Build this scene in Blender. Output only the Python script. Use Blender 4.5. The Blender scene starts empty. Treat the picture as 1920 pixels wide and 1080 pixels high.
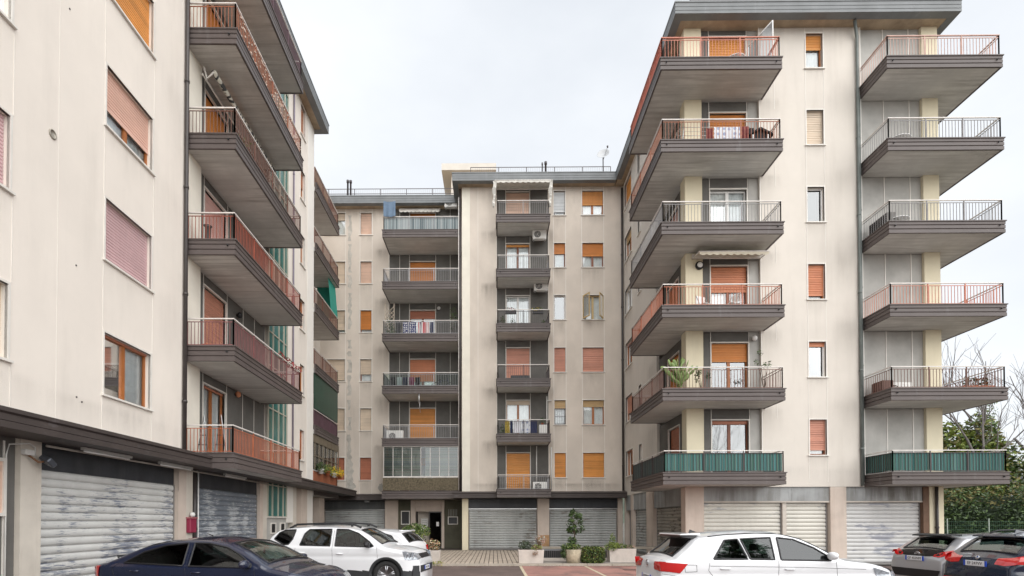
import bpy, bmesh, math, random
from mathutils import Vector, Matrix
random.seed(7)
R = math.radians
C = bpy.context.scene.collection
sc = bpy.context.scene

# ------------------------------------------------------------------ camera
H = 1.735
cam_d = bpy.data.cameras.new('camera'); cam = bpy.data.objects.new('camera', cam_d); C.objects.link(cam)
cam_d.sensor_width = 36; cam_d.lens = 19.006
cam_d.shift_x = 0.0216; cam_d.shift_y = 0.2197
cam_d.clip_start = 0.1; cam_d.clip_end = 5000
cam.matrix_world = Matrix.Translation((0, 0, H)) @ Matrix.Rotation(0.0076, 4, 'Z') @ Matrix.Rotation(math.pi/2 + 0.0158, 4, 'X') @ Matrix.Rotation(-0.0013, 4, 'Z')
sc.camera = cam
sc.view_settings.view_transform = 'Standard'; sc.view_settings.look = 'None'
sc.view_settings.exposure = 1.27; sc.view_settings.gamma = 1
sc.view_settings.use_curve_mapping = False

# ------------------------------------------------------------------ sky and sun (bright overcast)
SUN_EL, SUN_AZ = R(36), R(148)      # azimuth clockwise from +Y: behind the camera, to the right
w = bpy.data.worlds.new('World'); sc.world = w; w.use_nodes = True
nt = w.node_tree; nt.nodes.clear()
def wn(t, **k):
    n = nt.nodes.new(t)
    for a, b in k.items(): setattr(n, a, b)
    return n
sky = wn('ShaderNodeTexSky', sky_type='NISHITA', sun_disc=False); sky.sun_elevation = SUN_EL; sky.sun_rotation = SUN_AZ
tc = wn('ShaderNodeTexCoord'); mp = wn('ShaderNodeMapping'); mp.inputs['Scale'].default_value = (1, 1, 2.2)
nz = wn('ShaderNodeTexNoise'); nz.inputs['Scale'].default_value = 1.5; nz.inputs['Detail'].default_value = 6; nz.inputs['Roughness'].default_value = .52
rp = wn('ShaderNodeValToRGB'); rp.color_ramp.elements[0].position = .36; rp.color_ramp.elements[1].position = .68
rp.color_ramp.elements[0].color = (.66, .69, .73, 1); rp.color_ramp.elements[1].color = (.85, .87, .89, 1)
ml = wn('ShaderNodeVectorMath', operation='SCALE'); ml.inputs['Scale'].default_value = 5.3
mx = wn('ShaderNodeMix', data_type='RGBA'); mx.inputs[0].default_value = .93
bg = wn('ShaderNodeBackground'); bg.inputs['Strength'].default_value = .1; wo = wn('ShaderNodeOutputWorld')
L = nt.links.new
L(tc.outputs['Generated'], mp.inputs[0]); L(mp.outputs[0], nz.inputs['Vector']); L(nz.outputs['Fac'], rp.inputs[0])
L(rp.outputs[0], ml.inputs[0]); L(sky.outputs[0], mx.inputs[6]); L(ml.outputs[0], mx.inputs[7])
L(mx.outputs[2], bg.inputs[0]); L(bg.outputs[0], wo.inputs[0])
sd = bpy.data.lights.new('sun', 'SUN'); sd.energy = 1.85; sd.angle = R(100); sd.color = (1, .975, .94)
so = bpy.data.objects.new('sun', sd); C.objects.link(so)
dirv = Vector((math.sin(SUN_AZ)*math.cos(SUN_EL), math.cos(SUN_AZ)*math.cos(SUN_EL), math.sin(SUN_EL)))
so.rotation_euler = dirv.to_track_quat('Z', 'Y').to_euler(); so.location = (0, -10, 40)

# ------------------------------------------------------------------ materials
def srgb(r, g, b):
    f = lambda c: (c/255/12.92) if c/255 <= .04045 else ((c/255+.055)/1.055)**2.4
    return (f(r), f(g), f(b))
_m = {}
def mat(name, col, rough=.8, metal=0., var=.12, vs=1.5, streak=0., dirt=(.08, .07, .06), st=(3, 3, .25), bump=0., bs=40, coat=0., spec=.5, thr=(.5, .75), fine=.06):
    if name in _m: return _m[name]
    m = bpy.data.materials.new(name); m.use_nodes = True; _m[name] = m
    t = m.node_tree; N = t.nodes; K = t.links.new
    p = N['Principled BSDF']; p.inputs['Roughness'].default_value = rough; p.inputs['Metallic'].default_value = metal
    p.inputs['Specular IOR Level'].default_value = spec
    if coat: p.inputs['Coat Weight'].default_value = coat; p.inputs['Coat Roughness'].default_value = .04
    g = N.new('ShaderNodeNewGeometry')
    def noise(scale, vec=(1, 1, 1), det=5, ro=.6):
        mpn = N.new('ShaderNodeMapping'); mpn.inputs['Scale'].default_value = vec
        n = N.new('ShaderNodeTexNoise'); n.inputs['Scale'].default_value = scale; n.inputs['Detail'].default_value = det; n.inputs['Roughness'].default_value = ro
        K(g.outputs['Position'], mpn.inputs[0]); K(mpn.outputs[0], n.inputs['Vector']); return n.outputs['Fac']
    def ramp(x, a, b):
        r = N.new('ShaderNodeMapRange'); r.inputs[1].default_value = a; r.inputs[2].default_value = b; K(x, r.inputs[0]); return r.outputs[0]
    def mixc(f, a, b):
        x = N.new('ShaderNodeMix'); x.data_type = 'RGBA'
        for i, v in ((6, a), (7, b)):
            if isinstance(v, tuple): x.inputs[i].default_value = (*v, 1)
            else: K(v, x.inputs[i])
        if isinstance(f, float): x.inputs[0].default_value = f
        else: K(f, x.inputs[0])
        return x.outputs[2]
    c = col
    if var: c = mixc(ramp(noise(vs), .3, .7), tuple(v*(1-var) for v in col), tuple(min(v*(1+var*.5), .95) for v in col))
    if fine: c = mixc(ramp(noise(vs*14, det=3), .35, .65), c, tuple(v*(1-3*fine) for v in col)) if False else c
    if streak:
        f = ramp(noise(1.0, st, 7, .65), thr[0], thr[1])
        f2 = N.new('ShaderNodeMath'); f2.operation = 'MULTIPLY'; K(f, f2.inputs[0]); f2.inputs[1].default_value = streak
        f3 = N.new('ShaderNodeMath'); f3.operation = 'MULTIPLY'; K(f2.outputs[0], f3.inputs[0]); K(ramp(noise(.5), .3, .6), f3.inputs[1])
        c = mixc(f3.outputs[0], c, dirt)
    if isinstance(c, tuple): p.inputs['Base Color'].default_value = (*c, 1)
    else: K(c, p.inputs['Base Color'])
    if bump:
        b = N.new('ShaderNodeBump'); b.inputs['Strength'].default_value = bump; b.inputs['Distance'].default_value = .01
        K(noise(bs, det=4), b.inputs['Height']); K(b.outputs[0], p.inputs['Normal'])
    return m
def peel(name, paint, under, amt=.5, stretch=(1.2, 1.2, 7), sc_=1.6, rough=.6, dirt=.3):
    if name in _m: return _m[name]
    m = bpy.data.materials.new(name); m.use_nodes = True; _m[name] = m
    t = m.node_tree; N = t.nodes; K = t.links.new
    p = N['Principled BSDF']; p.inputs['Roughness'].default_value = rough
    g = N.new('ShaderNodeNewGeometry')
    def noise(scale, vec, det=8, ro=.7):
        a = N.new('ShaderNodeMapping'); a.inputs['Scale'].default_value = vec; n = N.new('ShaderNodeTexNoise')
        n.inputs['Scale'].default_value = scale; n.inputs['Detail'].default_value = det; n.inputs['Roughness'].default_value = ro
        K(g.outputs['Position'], a.inputs[0]); K(a.outputs[0], n.inputs['Vector']); return n.outputs['Fac']
    n1 = noise(sc_, stretch); n2 = noise(.6, (1, 1, 1), 3)
    ad = N.new('ShaderNodeMath'); ad.operation = 'ADD'; K(n1, ad.inputs[0]); K(n2, ad.inputs[1])
    r = N.new('ShaderNodeMapRange'); r.inputs[1].default_value = 1.02+.16*(1-amt)-.03; r.inputs[2].default_value = 1.02+.16*(1-amt)+.03
    K(ad.outputs[0], r.inputs[0])
    n3 = noise(1.0, (1.2, 1.2, .35)); r3 = N.new('ShaderNodeMapRange'); r3.inputs[1].default_value = .42; r3.inputs[2].default_value = .72; r3.inputs[4].default_value = dirt; K(n3, r3.inputs[0])
    x0 = N.new('ShaderNodeMix'); x0.data_type = 'RGBA'; x0.inputs[6].default_value = (*paint, 1); x0.inputs[7].default_value = (*[v*.35 for v in paint], 1); K(r3.outputs[0], x0.inputs[0])
    x = N.new('ShaderNodeMix'); x.data_type = 'RGBA'; K(x0.outputs[2], x.inputs[6]); x.inputs[7].default_value = (*under, 1); K(r.outputs[0], x.inputs[0])
    K(x.outputs[2], p.inputs['Base Color'])
    b = N.new('ShaderNodeBump'); b.inputs['Strength'].default_value = .4; b.inputs['Distance'].default_value = .004; b.invert = True
    K(r.outputs[0], b.inputs['Height']); K(b.outputs[0], p.inputs['Normal'])
    return m
def stripes(name, cols, scale, axis=0, rough=.8, stretch=None):
    m = bpy.data.materials.new(name); m.use_nodes = True; t = m.node_tree; N = t.nodes; K = t.links.new
    p = N['Principled BSDF']; p.inputs['Roughness'].default_value = rough
    g = N.new('ShaderNodeNewGeometry'); a = N.new('ShaderNodeMapping'); v = [.01, .01, .01]; v[axis] = scale
    if axis != 2: v[1-axis] = scale*.93
    a.inputs['Scale'].default_value = v; n = N.new('ShaderNodeTexNoise'); n.inputs['Scale'].default_value = 1; n.inputs['Detail'].default_value = 1
    K(g.outputs['Position'], a.inputs[0]); K(a.outputs[0], n.inputs['Vector'])
    r = N.new('ShaderNodeValToRGB'); r.color_ramp.interpolation = 'CONSTANT'; e = r.color_ramp.elements
    k = len(cols)
    for i, c in enumerate(cols):
        pos = .3+.4*i/k
        el = e[i] if i < 2 else e.new(pos)
        el.position = pos; el.color = (*c, 1)
    K(n.outputs['Fac'], r.inputs[0]); K(r.outputs[0], p.inputs['Base Color']); return m

WALL = mat('cream_render', (.66, .612, .55), .9, var=.08, vs=.45, streak=.26, dirt=(.30, .26, .22), st=(2.2, 2.2, .22), bump=.25, bs=60, thr=(.48, .8))
WALLB = mat('cream_render_weathered', (.645, .575, .50), .9, var=.12, vs=.5, streak=.38, dirt=(.29, .25, .21), st=(.7, .7, .3), bump=.25, bs=60, thr=(.46, .74))
PILLAR = mat('cream_yellow_render', (.74, .67, .50), .9, var=.08, vs=.8, streak=.15, dirt=(.35, .3, .22), bump=.2, bs=60)
PILLP = mat('pinkish_render', (.60, .51, .44), .9, var=.14, vs=1.2, streak=.5, dirt=(.3, .22, .16), bump=.3)
PATCH = mat('bare_filler', (.42, .40, .36), .95, var=.25, vs=6, bump=.4, bs=30)
STRIPCOL = mat('joint_strip_white', (.78, .75, .70), .6, var=.1)
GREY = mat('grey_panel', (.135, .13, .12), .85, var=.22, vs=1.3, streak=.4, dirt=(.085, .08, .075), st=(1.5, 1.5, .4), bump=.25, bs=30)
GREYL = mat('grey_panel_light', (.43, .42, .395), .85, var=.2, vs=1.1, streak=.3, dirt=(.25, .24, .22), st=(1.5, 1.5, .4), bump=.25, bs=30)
SOFFIT = mat('slab_concrete', (.62, .61, .58), .9, var=.2, vs=1.0, streak=.5, dirt=(.13, .11, .09), st=(.45, 7, 1), bump=.4, bs=12, thr=(.44, .68))
EAVE = mat('eave_concrete_stained', (.40, .31, .215), .9, var=.35, vs=1.2, streak=.6, dirt=(.10, .06, .035), st=(1.4, 1.4, 1), bump=.4, bs=12)
FASCIA = mat('brown_sheet_fascia', (.098, .079, .074), .5, var=.14, vs=1.2, streak=.55, dirt=(.24, .235, .25), st=(2.5, 2.5, .6), thr=(.58, .8))
FASCIAD = mat('dark_brown_ledge', (.06, .047, .043), .6, var=.2, vs=1.4, streak=.6, dirt=(.26, .25, .26), st=(2, 2, 3), thr=(.58, .78))
ROOFF = mat('grey_zinc_fascia', (.17, .18, .185), .5, .1, var=.18, vs=1.5, streak=.5, dirt=(.32, .33, .34), st=(5, 5, .3), thr=(.6, .75))
DARK = mat('dark_void', (.012, .012, .013), .8, var=0)
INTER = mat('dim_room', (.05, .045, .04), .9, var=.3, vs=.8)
BLACK = mat('black_plastic', (.012, .012, .014), .45, var=0)
WOOD = mat('orange_wood', (.36, .12, .03), .45, var=.2, vs=6, streak=.3, dirt=(.12, .04, .01), st=(8, 8, .7))
WOODD = mat('brown_wood', (.20, .065, .03), .45, var=.2, vs=6)
TAN = mat('tan_frame', (.55, .40, .20), .6, var=.1)
WHITE = mat('white_paint', (.78, .77, .75), .5, var=.06)
MARBLE = mat('pale_surround', (.72, .69, .64), .6, var=.1, vs=3)
PIPE = mat('dark_downpipe', (.05, .042, .04), .4, var=.2, vs=3)
PIPEG = mat('grey_green_downpipe', (.16, .18, .17), .4, var=.2, vs=3)
RAILW = mat('pale_handrail', (.72, .68, .64), .4, var=.15, vs=5)
RAILD = mat('dark_handrail', (.07, .06, .065), .4, var=.15)
CURT = mat('lace_curtain', (.84, .85, .86), .9, var=.12, vs=4)
LEAF = [mat('leaf_dark', (.035, .065, .018), .6, var=.4, vs=4), mat('leaf_mid', (.075, .13, .03), .6, var=.4, vs=4), mat('leaf_light', (.20, .25, .05), .6, var=.3, vs=4)]
BARK = mat('bark', (.10, .075, .055), .9, var=.3, vs=5, bump=.5)
TERRA = mat('terracotta', (.42, .12, .05), .7, var=.15, vs=4)
ACW = mat('ac_white', (.74, .73, .70), .5, var=.1, vs=3)
CONC = mat('planter_concrete', (.58, .52, .47), .95, var=.15, vs=3, streak=.35, dirt=(.28, .22, .17), bump=.8, bs=80)
STEEL = mat('steel', (.5, .5, .5), .35, .8, var=.1)
SHC = {n: mat('shutter_'+n, c, .5, var=.12, vs=1.5, streak=.6, dirt=tuple(v*.55 for v in c), st=(.25, .25, 9), thr=(.42, .62)) for n, c in dict(
    orange=(.62, .23, .045), coral=(.66, .26, .13), amber=(.72, .31, .07), pink=(.66, .42, .38), peach=(.74, .52, .40), rust=(.46, .15, .05),
    beige=(.72, .60, .47), white=(.70, .72, .73), salmon=(.63, .30, .21), tan=(.58, .40, .20), deep=(.50, .19, .11)).items()}
BAR = {n: mat('rail_'+n, c, .5, var=.2, vs=4) for n, c in dict(
    orange=(.42, .13, .065), coral=(.56, .21, .14), brown=(.16, .075, .055), rust=(.34, .12, .06), grey=(.26, .25, .25), mauve=(.22, .085, .085), plum=(.11, .055, .07),
    redbrown=(.30, .075, .045), pink=(.56, .36, .30), dark=(.06, .045, .045), steel=(.33, .33, .34)).items()}
def glass(name, tint=(.9, .93, .92), tr=.66):
    m = bpy.data.materials.new(name); m.use_nodes = True; t = m.node_tree; N = t.nodes; K = t.links.new
    N.remove(N['Principled BSDF']); o = N['Material Output']
    a = N.new('ShaderNodeBsdfTransparent'); a.inputs[0].default_value = (*tint, 1); g = N.new('ShaderNodeBsdfGlossy'); g.inputs['Roughness'].default_value = .03
    g.inputs[0].default_value = (.9, .93, .95, 1)
    f = N.new('ShaderNodeFresnel'); f.inputs[0].default_value = 1.6; ad = N.new('ShaderNodeMath'); ad.operation = 'MULTIPLY_ADD'; ad.inputs[1].default_value = 1.25; ad.inputs[2].default_value = 1-tr-.28
    K(f.outputs[0], ad.inputs[0]); x = N.new('ShaderNodeMixShader'); K(ad.outputs[0], x.inputs[0]); K(a.outputs[0], x.inputs[1]); K(g.outputs[0], x.inputs[2]); K(x.outputs[0], o.inputs[0])
    return m
GLASS = glass('window_glass')
GLASSM = glass('reflecting_glass', (.75, .8, .82), tr=.56)
GLASSG = mat('green_ribbed_glass', (.03, .15, .135), .15, var=.25, vs=2, spec=.8)
GLASSGD = mat('dark_green_screen', (.012, .055, .035), .4, var=.3, vs=2)
TEAL = mat('teal_awning_cloth', (.02, .26, .20), .8, var=.1)
SH_G = peel('shutter_galvanised', (.44, .45, .44), (.22, .21, .19), .25, sc_=1.2, dirt=.55)
SH_W = peel('shutter_peeling_cream', (.64, .64, .62), (.22, .24, .29), .52, stretch=(.9, .9, 14), sc_=3.4, dirt=.25)
SH_B = peel('shutter_peeling_blue_grey', (.20, .225, .26), (.50, .52, .54), .5, stretch=(1, 1, 12), sc_=2.6, dirt=.3)
SH_C = peel('shutter_cream_grey', (.64, .62, .56), (.40, .40, .40), .25, sc_=1.2, dirt=.25)
SH_CW = peel('shutter_chalky', (.60, .60, .59), (.36, .37, .41), .5, sc_=1.0, dirt=.2)
SH_D = peel('shutter_dirty_brown', (.36, .34, .30), (.12, .11, .09), .55, sc_=1.9, dirt=.5)

# ------------------------------------------------------------------ mesh building
class Fr:
    """a wall frame: u along the wall, d outward, z up"""
    def __init__(s, o, u, n): s.o = Vector((o[0], o[1], 0)); s.u = Vector((*u, 0)); s.n = Vector((*n, 0)).normalized()
    def p(s, u, d, z): v = s.o + s.u*u + s.n*d; return Vector((v.x, v.y, z))
class MB:
    def __init__(s): s.v = []; s.f = []; s.mi = []; s.sm = []
    def add(s, vs, fs, mi=0, sm=False):
        b = len(s.v); s.v += [tuple(x) for x in vs]
        for f in fs: s.f.append(tuple(i+b for i in f)); s.mi.append(mi); s.sm.append(sm)
    def hexa(s, P, mi=0): s.add(P, [(0, 3, 2, 1), (4, 5, 6, 7), (0, 1, 5, 4), (1, 2, 6, 5), (2, 3, 7, 6), (3, 0, 4, 7)], mi)
    def box(s, x0, x1, y0, y1, z0, z1, mi=0): s.hexa([(x0, y0, z0), (x1, y0, z0), (x1, y1, z0), (x0, y1, z0), (x0, y0, z1), (x1, y0, z1), (x1, y1, z1), (x0, y1, z1)], mi)
    def fb(s, F, u0, u1, d0, d1, z0, z1, mi=0):
        s.hexa([F.p(u0, d0, z0), F.p(u1, d0, z0), F.p(u1, d1, z0), F.p(u0, d1, z0), F.p(u0, d0, z1), F.p(u1, d0, z1), F.p(u1, d1, z1), F.p(u0, d1, z1)], mi)
    def quad(s, a, b, c, d, mi=0): s.add([a, b, c, d], [(0, 1, 2, 3)], mi)
    def tube(s, pts, r, n=8, mi=0, cap=True):
        pts = [Vector(p) for p in pts]; rs = r if isinstance(r, (list, tuple)) else [r]*len(pts); V = []; F = []
        up = Vector((0, 0, 1))
        for i, p in enumerate(pts):
            t = (pts[min(i+1, len(pts)-1)]-pts[max(i-1, 0)]).normalized()
            a = t.cross(up if abs(t.z) < .95 else Vector((1, 0, 0))).normalized(); b = t.cross(a)
            for k in range(n): V.append(p+(a*math.cos(2*math.pi*k/n)+b*math.sin(2*math.pi*k/n))*rs[i])
        for i in range(len(pts)-1):
            for k in range(n): F.append((i*n+k, i*n+(k+1) % n, (i+1)*n+(k+1) % n, (i+1)*n+k))
        if cap: F.append(tuple(range(n))[::-1]); F.append(tuple((len(pts)-1)*n+k for k in range(n)))
        s.add(V, F, mi, True)
    def lathe(s, c, prof, n=16, mi=0, axis=None):
        V = []; F = []
        M = Matrix.Identity(3) if axis is None else Vector(axis).to_track_quat('Z', 'Y').to_matrix()
        for r, z in prof:
            for k in range(n): V.append(Vector(c)+M @ Vector((r*math.cos(2*math.pi*k/n), r*math.sin(2*math.pi*k/n), z)))
        for i in range(len(prof)-1):
            for k in range(n): F.append((i*n+k, i*n+(k+1) % n, (i+1)*n+(k+1) % n, (i+1)*n+k))
        F.append(tuple(range(n))[::-1]); F.append(tuple((len(prof)-1)*n+k for k in range(n)))
        s.add(V, F, mi, True)
    def prism(s, poly, z0, z1, mi=0):
        n = len(poly); s.add([(x, y, z0) for x, y in poly]+[(x, y, z1) for x, y in poly], [tuple(range(n))[::-1], tuple(range(n, 2*n))]+[(i, (i+1) % n, n+(i+1) % n, n+i) for i in range(n)], mi)
    def sweep(s, path, prof, side=1, mi=0, closed_prof=True, ends=None):
        """profile points (d, z) carried along a flat polyline; d is to the right of travel times side"""
        P = [Vector((x, y, 0)) for x, y in path]; V = []; F = []; n = len(prof)
        for i, p in enumerate(P):
            ns = []
            if i > 0: t = (P[i]-P[i-1]).normalized(); ns.append(Vector((t.y, -t.x, 0)))
            if i < len(P)-1: t = (P[i+1]-P[i]).normalized(); ns.append(Vector((t.y, -t.x, 0)))
            m = sum(ns, Vector())/len(ns); m = m/m.length_squared*side
            for d, z in prof: V.append((p.x+m.x*d, p.y+m.y*d, z))
        for i in range(len(P)-1):
            for k in range(n if closed_prof else n-1): F.append((i*n+k, i*n+(k+1) % n, (i+1)*n+(k+1) % n, (i+1)*n+k))
        if closed_prof: F.append(tuple(range(n))[::-1]); F.append(tuple((len(P)-1)*n+k for k in range(n)))
        s.add(V, F, mi)
    def build(s, name, m, parent=None, fix=True, kind=None, label=None, bevel=0, seg=1):
        me = bpy.data.meshes.new(name)
        off = parent.get('_o', (0, 0, 0)) if parent is not None else (0, 0, 0)
        me.from_pydata([(x-off[0], y-off[1], z-off[2]) for x, y, z in s.v], [], s.f)
        for x in (m if isinstance(m, (list, tuple)) else [m]): me.materials.append(x)
        me.polygons.foreach_set('material_index', s.mi); me.polygons.foreach_set('use_smooth', s.sm)
        if fix and len(s.f) < 30000:
            b = bmesh.new(); b.from_mesh(me); bmesh.ops.recalc_face_normals(b, faces=b.faces); b.to_mesh(me); b.free()
        o = bpy.data.objects.new(name, me); C.objects.link(o)
        if parent is not None: o.parent = parent; o['_o'] = tuple(off)
        if kind: o['kind'] = kind
        if label: o['label'] = label
        if bevel:
            bv = o.modifiers.new('bevel', 'BEVEL'); bv.width = bevel; bv.segments = seg; bv.limit_method = 'ANGLE'; bv.angle_limit = R(40)
        return o
def thing(name, label, cat, loc=(0, 0, 0), rotz=0, group=None, world=True):
    o = bpy.data.objects.new(name, None); C.objects.link(o); o.location = loc; o.rotation_euler = (0, 0, rotz)
    o.empty_display_size = .2
    o['label'] = label; o['category'] = cat; o['_o'] = tuple(loc) if world else (0, 0, 0)
    if group: o['group'] = group
    return o
def tag(o, label, cat, group=None):
    o['label'] = label; o['category'] = cat
    if group: o['group'] = group
    return o
def struct(o): o['kind'] = 'structure'; return o

def facade(F, u0, u1, z0, z1, holes, depth=.3, mb=None, d=0.):
    """one skin with real openings: front faces around the holes, reveals going in"""
    mb = mb or MB()
    us = sorted({u0, u1, *[min(max(h[0], u0), u1) for h in holes], *[min(max(h[1], u0), u1) for h in holes]})
    zs = sorted({z0, z1, *[h[2] for h in holes if z0 < h[2] < z1], *[h[3] for h in holes if z0 < h[3] < z1]})
    inh = lambda u, z: any(h[0] < u < h[1] and h[2] < z < h[3] for h in holes)
    for a, b in zip(us, us[1:]):
        if b-a < 1e-5: continue
        run = None
        for c, e in list(zip(zs, zs[1:]))+[(None, None)]:
            solid = c is not None and not inh((a+b)/2, (c+e)/2)
            if solid: run = (run[0], e) if run else (c, e)
            elif run:
                mb.quad(F.p(a, d, run[0]), F.p(b, d, run[0]), F.p(b, d, run[1]), F.p(a, d, run[1])); run = None
    for h in holes:
        a, b, c, e = h[:4]; D = h[4] if len(h) > 4 else depth
        mb.quad(F.p(a, d, c), F.p(b, d, c), F.p(b, d-D, c), F.p(a, d-D, c)); mb.quad(F.p(a, d, e), F.p(b, d, e), F.p(b, d-D, e), F.p(a, d-D, e))
        mb.quad(F.p(a, d, c), F.p(a, d, e), F.p(a, d-D, e), F.p(a, d-D, c)); mb.quad(F.p(b, d, c), F.p(b, d, e), F.p(b, d-D, e), F.p(b, d-D, c))
    return mb

SLK = {}
def shutter_mesh(F, u0, u1, zb, zt, d, pitch=.07):
    m = MB(); n = max(1, int(round((zt-zb)/pitch))); h = (zt-zb)/n; V = []; Fc = []
    for i in range(n):
        z = zb+i*h
        for (dd, zz) in ((-.014, z), (.006, z+h*.16), (.008, z+h*.8), (-.014, z+h*.97)):
            V += [F.p(u0, d+dd, zz), F.p(u1, d+dd, zz)]
    for i in range(len(V)//2-1): Fc.append((2*i, 2*i+1, 2*i+3, 2*i+2))
    m.add(V, Fc); m.fb(F, u0, u1, d-.012, d+.012, zb-.05, zb); return m
def window(bld, F, u0, u1, z0, z1, d=0., sh='orange', s=1., kind='wood', curt=True, surround=True, sill=True, dep=.2, leaves=2, gl=None, pitch=.07, kinda='window', tints=None):
    """window or french door; s = how far the roller shutter is let down (1 = closed)"""
    m = MB(); t = .045
    if surround:
        for a in ((u0-t, u0, z0, z1+t), (u1, u1+t, z0, z1+t), (u0, u1, z1, z1+t)): m.fb(F, a[0], a[1], d-.05, d+.018, a[2], a[3])
    else: m.fb(F, u0+.002, u1-.002, d-.05, d-.02, z1-.03, z1-.002)
    w = m.build(kinda, MARBLE, bld)
    if sill:
        q = MB(); q.fb(F, u0-.08, u1+.08, d-dep+.02, d+.06, z0-.045, z0-.002); q.build('sill', MARBLE, w)
    zs = z1-(z1-z0)*s
    if s > .02: shutter_mesh(F, u0+.004, u1-.004, max(zs, z0)+.05, z1, d-.11, pitch).build('roller_shutter', SHC[sh], w)
    if s < .97:
        fm = {'wood': WOOD, 'brown': WOODD, 'white': WHITE, 'tan': TAN, 'dark': RAILD}[kind]; q = MB(); fw = .06; dd = d-dep+.04
        zt = z1-.0
        q.fb(F, u0, u1, dd-.03, dd+.03, zt-fw, zt); q.fb(F, u0, u1, dd-.03, dd+.03, z0, z0+fw)
        n = leaves
        for i in range(n+1):
            uu = u0+(u1-u0)*i/n; k = fw if 0 < i < n else fw*.8
            q.fb(F, max(u0, uu-k), min(u1, uu+k), dd-.028, dd+.033, z0+fw, zt-fw)
        q.build('window_frame', fm, w)
        for i in range(n):
            a = u0+(u1-u0)*i/n+fw; b = u0+(u1-u0)*(i+1)/n-fw; p = MB()
            p.quad(F.p(a, dd, z0+fw), F.p(b, dd, z0+fw), F.p(b, dd, zt-fw), F.p(a, dd, zt-fw)); p.build('pane', gl or GLASS, w)
        if curt:
            q = MB(); V = []; Fc = []; n = 36
            for i in range(n+1):
                uu = u0+.03+(u1-u0-.06)*i/n; o = .018*math.sin(i*1.9)+.01*math.sin(i*.7)
                V += [F.p(uu, dd-.08+o, z0+.03), F.p(uu, dd-.08+o*.7, zt-.03)]
            for i in range(n):
                if curt == 'half' and .38 < i/n < .62: continue
                Fc.append((2*i, 2*i+2, 2*i+3, 2*i+1))
            q.add(V, Fc, 0, True); q.build('curtain', CURT, w, fix=False)
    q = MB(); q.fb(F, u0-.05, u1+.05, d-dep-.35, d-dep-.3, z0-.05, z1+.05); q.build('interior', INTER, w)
    return w
def strips(bld, F, us, z0, z1, d=0., w=.022, skip=(), m_=None):
    m = MB()
    for u in us:
        segs = [(z0, z1)]
        for (a, b) in skip: segs = [x for (c, e) in segs for x in ((c, min(e, a)), (max(c, b), e)) if x[1]-x[0] > .01]
        for c, e in segs: m = MB(); m.fb(F, u-w/2, u+w/2, d-.01, d+.009, c, e); m.build('joint_strip', m_ or STRIPCOL, bld)
def panel(bld, F, u0, u1, z0, z1, d, m=None):
    q = MB(); q.fb(F, u0+.006, u1-.006, d-.03, d+random.uniform(-.002, .002), z0+.004, z1-.004); return q.build('wall_panel', m or GREY, bld)

FAS = [(0, 0), (.014, 0), (.014, .125), (-.012, .145), (.014, .165), (.014, .27), (-.012, .29), (.014, .31), (.014, .40), (.042, .412), (.042, .445), (-.05, .445), (-.05, 0)]
def inset(path, d, side=1):
    P = [Vector((x, y, 0)) for x, y in path]; out = []
    for i, p in enumerate(P):
        ns = []
        if i > 0: t = (P[i]-P[i-1]).normalized(); ns.append(Vector((t.y, -t.x, 0)))
        if i < len(P)-1: t = (P[i+1]-P[i]).normalized(); ns.append(Vector((t.y, -t.x, 0)))
        m = sum(ns, Vector())/len(ns); m = m/m.length_squared*side*d; out.append((p.x-m.x, p.y-m.y))
    return out
def railing(parent, path, z, side, bar='brown', rail=None, bars=True, h=.80, gap=.115, posts=1.5, under=True):
    """path = fascia line; rail stands .05 inside it"""
    Q = inset(path, .06, side); m = MB(); rail = rail or RAILW
    m.sweep(Q, [(-.024, z+h-.03), (.024, z+h-.03), (.024, z+h), (-.024, z+h)], side)
    o = m.build('handrail', rail, parent)
    m = MB()
    m.sweep(Q, [(-.01, z+h-.115), (.01, z+h-.115), (.01, z+h-.095), (-.01, z+h-.095)], side)
    m.sweep(Q, [(-.01, z+.03), (.01, z+.03), (.01, z+.05), (-.01, z+.05)], side)
    for (a, b) in zip(Q, Q[1:]):
        A = Vector((*a, 0)); B = Vector((*b, 0)); n = max(1, round((B-A).length/posts))
        for i in range(n+1):
            p = A.lerp(B, i/n); m.box(p.x-.016, p.x+.016, p.y-.016, p.y+.016, z, z+h-.03)
    m.build('railing', BAR[bar], parent)
    if bars:
        m = MB()
        for (a, b) in zip(Q, Q[1:]):
            A = Vector((*a, 0)); B = Vector((*b, 0)); n = max(2, round((B-A).length/gap)); t = (B-A).normalized(); nn = Vector((t.y, -t.x, 0))
            for i in range(1, n):
                p = A.lerp(B, i/n); e = t*.006; f = nn*.009
                c = [p-e-f, p+e-f, p+e+f, p-e+f]
                m.hexa([(q.x, q.y, z+.05) for q in c]+[(q.x, q.y, z+h-.115) for q in c])
        m.build('railing_bars', BAR[bar], parent, fix=False, kind='stuff')
    return o
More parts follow.
